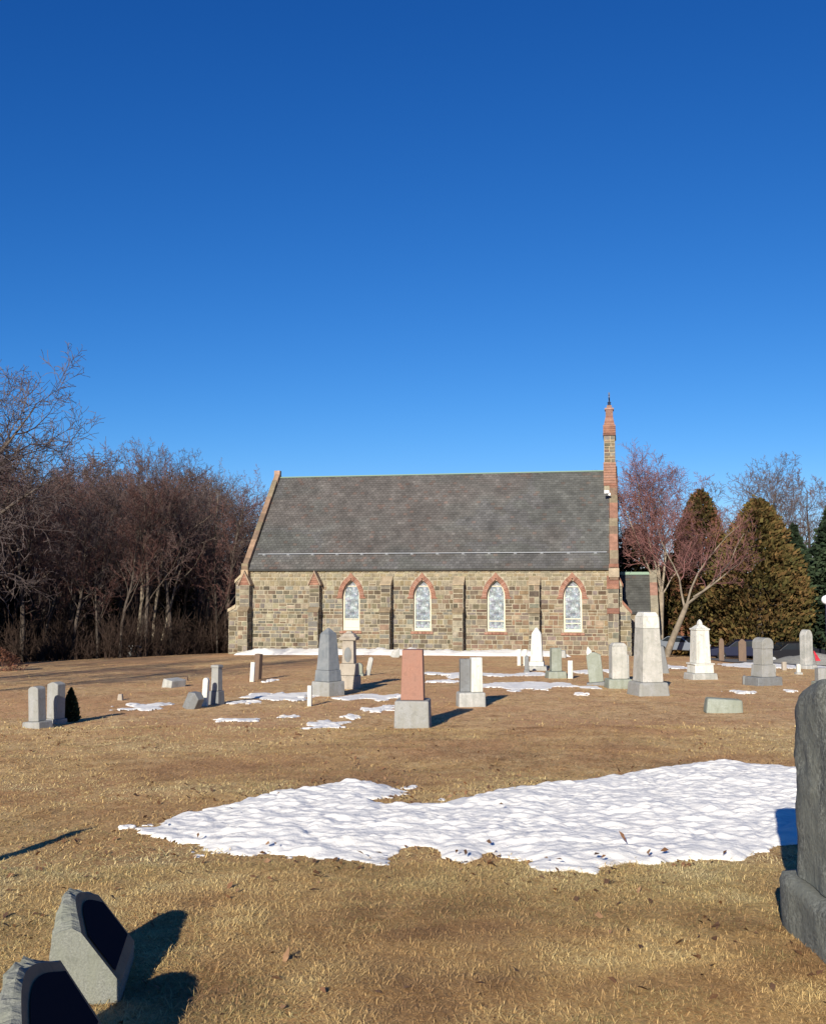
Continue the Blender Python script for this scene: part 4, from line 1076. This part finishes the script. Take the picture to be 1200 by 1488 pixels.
# trees standing out of frame on the left whose long shadows streak the lawn and the wood's foot
shd = [(-23.5,40,1.25),(-26.5,34,1.4),(-26.0,46,1.3),(-30,38,1.5),(-21.5,29,1.05),(-24.5,33,1.2),(-33,44,1.6)]
for j, (x, y, s) in enumerate(shd):
    copy_tree(hem, gl(x, y), j*2.1, (s*2.0, s*2.0, s), 'tall dark hemlock out of frame left of the lawn', 'hemlocks along the left edge of the yard')

for j, (x, y, k) in enumerate([(-14.2,19,0),(-15.5,13,2),(-17.5,24,4),(-13.2,12,1),(-19,27,2)]):
    copy_tree(srcs[k], gl(x, y), j*1.7, .95, 'bare tree out of frame left of the lawn', 'bare trees along the left edge of the yard')
# undergrowth at the foot of the wood
def brush():
    g = np.random.default_rng(5); mb = MB(); rgx = random.Random(8)
    for k in range(4200):
        y = 46.5+g.random()**1.1*34
        x = -.46*y + (.46-.14)*y*g.random()
        edge = 46 + .9*math.sin(x*1.1)+ (max(0, x+12.5)*1.9)
        if y < edge: y = edge+g.random()*3
        if x > -9.0 and y < 60: continue
        h = (.7+1.9*g.random()**1.8)*(1.0 if y > edge+1 else .55)*(1+max(0, y-54)*.035)
        z = float(G(x, y)); p = Vector((x, y, z-.05)); d = Vector((g.normal(0,.3), g.normal(0,.3), 1)).normalized()
        pts = [p]
        for s in range(3): d = (d+Vector((g.normal(0,.25), g.normal(0,.25), .0))).normalized(); p = p+d*h/3; pts.append(p)
        mb.tube(pts, [.022,.017,.012,.008], 3)
        for s in (1, 2):
            for _ in range(4):
                dd = (d+Vector((g.normal(0,.8), g.normal(0,.8), g.normal(.2,.4)))).normalized()
                mb.tube([pts[s], pts[s]+dd*h*.25, pts[s]+dd*h*.42+Vector((0,0,h*.06))], [.011,.009,.007], 3)
    o = mb.build('undergrowth', M['brush']); tag(o, 'tangle of dark brushwood at the foot of the left wood', 'undergrowth', None, 'stuff')
brush()
# dark evergreen shrub behind the pair of stones
def shrub(name, label, loc, h, r, seed, cols, n=1500, size=(.06,.03)):
    e = empty(name, loc); tag(e, label, 'shrub')
    v, l, c = conifer_mesh(seed, h, r, n, cols, plump, skirt=.02, size=size)
    o = np_mesh('foliage', v, l, 4, M['foliage'], c); o.parent = e
    s = MB(); 
    for k in range(5): s.tube([Vector((0,0,0)), Vector((r*.5*math.cos(k*1.3), r*.5*math.sin(k*1.3), h*.7))], [.012,.005], 4)
    s.build('stem', M['bark'], e)
shrub('evergreen_shrub', 'small dark evergreen shrub behind the grey pair at far left', gl(-5.27, 16.35, -.02), .52, .13, 31, GRN)
shrub('bare_shrub', 'rusty low shrub at the far left edge of the lawn', gl(-13.2, 33.5, -.02), .8, .9, 33, [(.16,.07,.045),(.12,.06,.04),(.2,.09,.055)], 2500, (.12,.02))

# ------------------------------------------------------------------ road, cars, lamp, flag
rd = MB()
xs = np.linspace(12.2, 44, 30)
for a, b in zip(xs[:-1], xs[1:]):
    ya, yb = 40.6+(a-12)*.10, 40.6+(b-12)*.10
    for k in range(6):
        f0, f1 = k*.9, (k+1)*.9
        P = lambda x, y: (x, y, float(G(x, y))+.02)
        rd.poly([P(a, ya+f0), P(b, yb+f0), P(b, yb+f1), P(a, ya+f1)])
tag(rd.build('road', M['asphalt']), kind='structure')
def mound():
    mb = MB(); n, m = 28, 14; V = []; F = []
    for j in range(m+1):
        for i in range(n+1):
            u, v = i/n*2-1, j/m*2-1; x = 17.9+u*3.2; y = 43.5+v*1.4
            h = .55*max(0, 1-u*u)**.8*max(0, 1-v*v)*(1+.2*float(vnoise(np.array([x*2]), np.array([y*2]), 4)[0]))
            V.append((x, y, float(G(x, y))+h-.02))
    for j in range(m):
        for i in range(n): F.append((j*(n+1)+i, j*(n+1)+i+1, (j+1)*(n+1)+i+1, (j+1)*(n+1)+i))
    mb.faces(V, F); return mb
tag(mound().build('gravel_mound', M['gravel'], None, True), 'low pale heap of gravel beside the road at the far right', 'gravel heap')

def car(label, loc, rz, paint, scale=1.0):
    e = empty('parked_car', loc, R(rz)); tag(e, label, 'car'); e.scale = (scale,)*3
    body = [(-2.15,.28),(2.15,.28),(2.22,.5),(2.15,.78),(1.2,.92),(.9,.95),(.35,1.38),(-.9,1.42),(-1.6,1.02),(-2.15,.95),(-2.22,.55)]
    b = MB(); b.prism(body, -.86, .86, 'y'); b.build('body', paint, e, False, .07)
    gw = MB()
    for s in (-1, 1):
        y = s*.864
        gw.poly([(.82,y,.96),(.32,y,1.33),(-.2,y,1.35),(-.2,y,.96)]); gw.poly([(-.26,y,.96),(-.26,y,1.35),(-.88,y,1.36),(-1.42,y,1.02)])
    gw.poly([(.93,-.72,.97),(.93,.72,.97),(.40,.66,1.375),(.40,-.66,1.375)]); gw.poly([(-1.58,-.7,1.05),(-1.58,.7,1.05),(-.96,.64,1.42),(-.96,-.64,1.42)])
    gw.build('window_glass', M['glass_dark'], e)
    for sx in (-1.35, 1.38):
        for sy in (-.8, .8):
            w = empty('wheel', (sx, sy, .31)); w.parent = e
            t = MB(); t.tube([Vector((0,-.1,0)), Vector((0,.1,0))], [.31,.31], 18, cap=True); t.build('tyre', M['rubber'], w)
            k = MB(); k.tube([Vector((0,-.108,0)), Vector((0,.108,0))], [.19,.19], 12, cap=True); k.build('rim', M['metal'], w)
    for s in (-1, 1):
        h = MB(); h.box(2.17,2.235,s*.62-.16,s*.62+.16,.62,.76); h.build('headlight', M['white_plastic'], e)
    return e
def paint(name, c): 
    t = NT(name); t.set(c, .4, .25); t.p.inputs['Roughness'].default_value = .45; return t.m
car('dark blue car parked under the cedars between the two brown stones', (14.6, 47.3, float(G(14.6,47.3))), 172, paint('blue_paint', (.004,.007,.03)), .62)
car('black car parked under the broad cedar right of the blue car', (17.3, 48.8, float(G(17.3,48.8))-.1), 184, paint('black_paint', (.012,.012,.015)), .7)
car('silver car nose seen behind the leaning trunk', (12.5, 49.2, float(G(12.5,49.2))+.15), -38, paint('silver_paint', (.16,.18,.21)), .55)
lp = empty('street_lamp', gl(17.55, 44.8, -.05)); tag(lp, 'white globe lamp on a slim post at the right edge', 'lamp')
m = MB(); m.lathe([(.09,0),(.09,.25),(.045,.32),(.04,2.55),(.09,2.6)], 10); m.build('pole', M['dark_metal'], lp, True)
m = MB(); m.lathe([(.03,2.58)]+[(.19*math.sin(math.pi*i/12)+.004, 2.79-.19*math.cos(math.pi*i/12)) for i in range(1,12)]+[(.01,2.99)], 18); m.build('globe', M['globe'], lp, True)
fg = empty('grave_flag', gl(13.45, 35.7, 0), 0); fg.scale = (.75,.75,.75); tag(fg, 'small red flag on a leaning stick behind the narrow round topped slab', 'flag')
m = MB(); m.tube([Vector((.25,0,0)), Vector((-.02,0,1.15))], [.012,.01], 5); m.build('stick', M['brownstone'], fg)
m = MB()
for i in range(5):
    z0, z1 = .80-i*.09, .80-(i+1)*.09; x0, x1 = .08+.02*i, .08+.02*(i+1); w0, w1 = .05+.035*i, .05+.035*(i+1)
    m.hexa([(x0,-.01+.02*math.sin(i*2),z0),(x0+w0,.03*math.sin(i*2+1),z0),(x0+w0,.01+.03*math.sin(i*2+1),z0),(x0,.0+.02*math.sin(i*2),z0)], [(x1,-.01,z1),(x1+w1,-.0,z1),(x1+w1,.01,z1),(x1,.0,z1)])
m.build('cloth', M['flag'], fg)

# ------------------------------------------------------------------ grass and leaves
def snow_any(x, y):
    return main_sd(x, y)
def grass():
    g = np.random.default_rng(12); V = []; C = []
    def zone(n, y0, y1, ln, wd, pw):
        u = g.random(n); y = (y0**pw + u*(y1**pw-y0**pw))**(1/pw)
        x = (g.random(n)*2-1)*(y*.43+.5)
        sd = np.full(n, -1.0); mm = (y > 6) & (y < 12.5); sd[mm] = main_sd(x[mm], y[mm])
        k = sd < .015 + .05*g.random(n)**2; x, y = x[k], y[k]; n = len(x)
        z = G(x, y)+micro(x, y)
        a = g.random(n)*2*np.pi + .8*vnoise(x*1.3, y*1.3, 71); el = np.abs(g.normal(.22, .24, n)); el = np.clip(el, .03, 1.35)
        tuft = vnoise(x*2.2, y*2.2, 73)*.5+vnoise(x*7, y*7, 74)*.5
        L = ln*g.uniform(.5, 1.5, n)*(1+.35*tuft); W = wd*g.uniform(.6, 1.4, n)
        d = np.stack([np.cos(a)*np.cos(el), np.sin(a)*np.cos(el), np.sin(el)], -1); s = np.stack([-np.sin(a), np.cos(a), np.zeros(n)], -1)
        P = np.stack([x, y, z-.004], -1)
        a0 = P - s*W[:, None]/2; b0 = P + s*W[:, None]/2; mid = P + d*L[:, None]*.55
        tipd = d.copy(); tipd[:, 2] -= .55; tip = mid + tipd*L[:, None]*.5
        tip[:, 2] = np.maximum(tip[:, 2], z+.004)
        m2 = mid + s*W[:, None]*.4; m1 = mid - s*W[:, None]*.4
        V.append(np.stack([a0, b0, m2, m1], 1)); V.append(np.stack([m1, m2, tip+s*W[:, None]*.1, tip-s*W[:, None]*.1], 1))
        patch = fbm(x*.45, y*.6, 75, 3)*1.7 + fbm(x*2.3, y*2.8, 76, 3)*1.15 + g.normal(0, .2, n) - .18*np.exp(-((x-.3)**2/3+(y-5.2)**2/1.2))
        pal = np.array([(.25,.14,.065),(.38,.23,.10),(.51,.335,.14),(.60,.42,.175),(.65,.485,.21),(.69,.55,.27)])
        q = np.clip((patch+1.15)/2.3*5, 0, 4.999); i0 = q.astype(int); f = (q-i0)[:, None]
        c = pal[i0]*(1-f)+pal[i0+1]*f
        grn = (fbm(x*.8+7, y*.8, 79, 3) > .1) & (g.random(n) < .3); c[grn] = c[grn]*.4+np.array([.20,.19,.075])*.6
        C.append(c); C.append(c)
    zone(300000, 3.2, 7.0, .046, .0031, 1.6)
    zone(200000, 7.0, 15.5, .05, .005, 1.4)
    zone(110000, 15.0, 40.0, .055, .010, 1.2)
    v = np.concatenate(V).reshape(-1, 3); c = np.concatenate(C)
    o = np_mesh('grass', v, np.arange(len(v)), 4, M['grass'], c)
    tag(o, 'matted dry tan grass of the graveyard lawn', 'grass', None, 'stuff')
grass()
def leaves():
    g = np.random.default_rng(19); n = 5200
    y = 3.4+g.random(n)**.8*12; x = (g.random(n)*2-1)*(y*.42+.3)
    sd = np.full(n, -1.0); sd[:] = main_sd(x, y)
    p = np.where((sd < .07) & (sd > -.2), .8, np.where(sd > 0, .006, np.clip(.14+.5*(fbm(x*.9, y*.9, 88, 3)), 0, .5)))
    k = g.random(n) < p; x, y, sd = x[k], y[k], sd[k]; n = len(x)
    z = G(x, y)+micro(x, y)+np.where(sd > .02, .075*np.clip(sd/.22, 0, 1)**.5+.03, .014)
    a = g.random(n)*6.28; L = g.uniform(.012, .03, n); e1 = g.normal(0, .5, n); e2 = g.normal(0, .5, n)
    d = np.stack([np.cos(a), np.sin(a), e1], -1)*L[:, None]; s = np.stack([-np.sin(a), np.cos(a), e2], -1)*(L*.6)[:, None]
    P = np.stack([x, y, z], -1)
    V = np.stack([P-d, P-s*.9+[0,0,.006], P+d, P+s*.9+[0,0,.006]], 1).reshape(-1, 3)
    c = np.array([(.13,.065,.03),(.2,.1,.05),(.26,.15,.08),(.09,.05,.03)])[g.integers(0, 4, n)]
    o = np_mesh('fallen_leaves', V, np.arange(n*4), 4, M['leaf'], c); tag(o, 'brown dead leaves scattered on the lawn and the snow edge', 'leaves', None, 'stuff')
leaves()

# ------------------------------------------------------------------ light, sky, camera
AZ, EL = R(16.5), R(21)
S = Vector((-math.sin(AZ)*math.cos(EL), -math.cos(AZ)*math.cos(EL), math.sin(EL)))
sun = bpy.data.lights.new('sun', 'SUN'); sun.energy = 5.0; sun.angle = R(.5); sun.color = (1, .93, .81)
so = bpy.data.objects.new('sun', sun); COL.objects.link(so); so.rotation_euler = S.to_track_quat('Z', 'Y').to_euler()
EXPO = .47
w = bpy.data.worlds.new('World'); scene.world = w; w.use_nodes = True
nt = w.node_tree; bg = nt.nodes['Background']
sk = nt.nodes.new('ShaderNodeTexSky'); sk.sky_type = 'NISHITA'; sk.sun_disc = False
sk.sun_elevation = EL; sk.sun_rotation = R(196.5); sk.altitude = 50; sk.air_density = .8; sk.dust_density = .0; sk.ozone_density = 3.0
# deep winter blue: the clear air of the photograph is more saturated than the model's
sep = nt.nodes.new('ShaderNodeSeparateColor'); cmb = nt.nodes.new('ShaderNodeCombineColor')
nt.links.new(sk.outputs[0], sep.inputs[0])
for i, (g, a) in enumerate(((1.82, .80), (1.2, .755), (.92, 1.0))):
    pw = nt.nodes.new('ShaderNodeMath'); pw.operation = 'POWER'; pw.inputs[1].default_value = g
    ml = nt.nodes.new('ShaderNodeMath'); ml.operation = 'MULTIPLY'; ml.inputs[1].default_value = a*.11**g/.11*2**-EXPO
    nt.links.new(sep.outputs[i], pw.inputs[0]); nt.links.new(pw.outputs[0], ml.inputs[0]); nt.links.new(ml.outputs[0], cmb.inputs[i])
nt.links.new(cmb.outputs[0], bg.inputs[0]); bg.inputs[1].default_value = .11
cam = bpy.data.cameras.new('camera'); co = bpy.data.objects.new('camera', cam); COL.objects.link(co)
cam.sensor_fit = 'VERTICAL'; cam.sensor_height = 24; cam.lens = 1525/1488*24
co.location = (0, 0, EYE); co.rotation_euler = (R(90+3.98), 0, 0)
cam.clip_start = .05; cam.clip_end = 3000
scene.camera = co
scene.render.engine = 'CYCLES'
scene.view_settings.view_transform = 'Standard'; scene.view_settings.look = 'None'
scene.view_settings.exposure = EXPO; scene.view_settings.gamma = 1
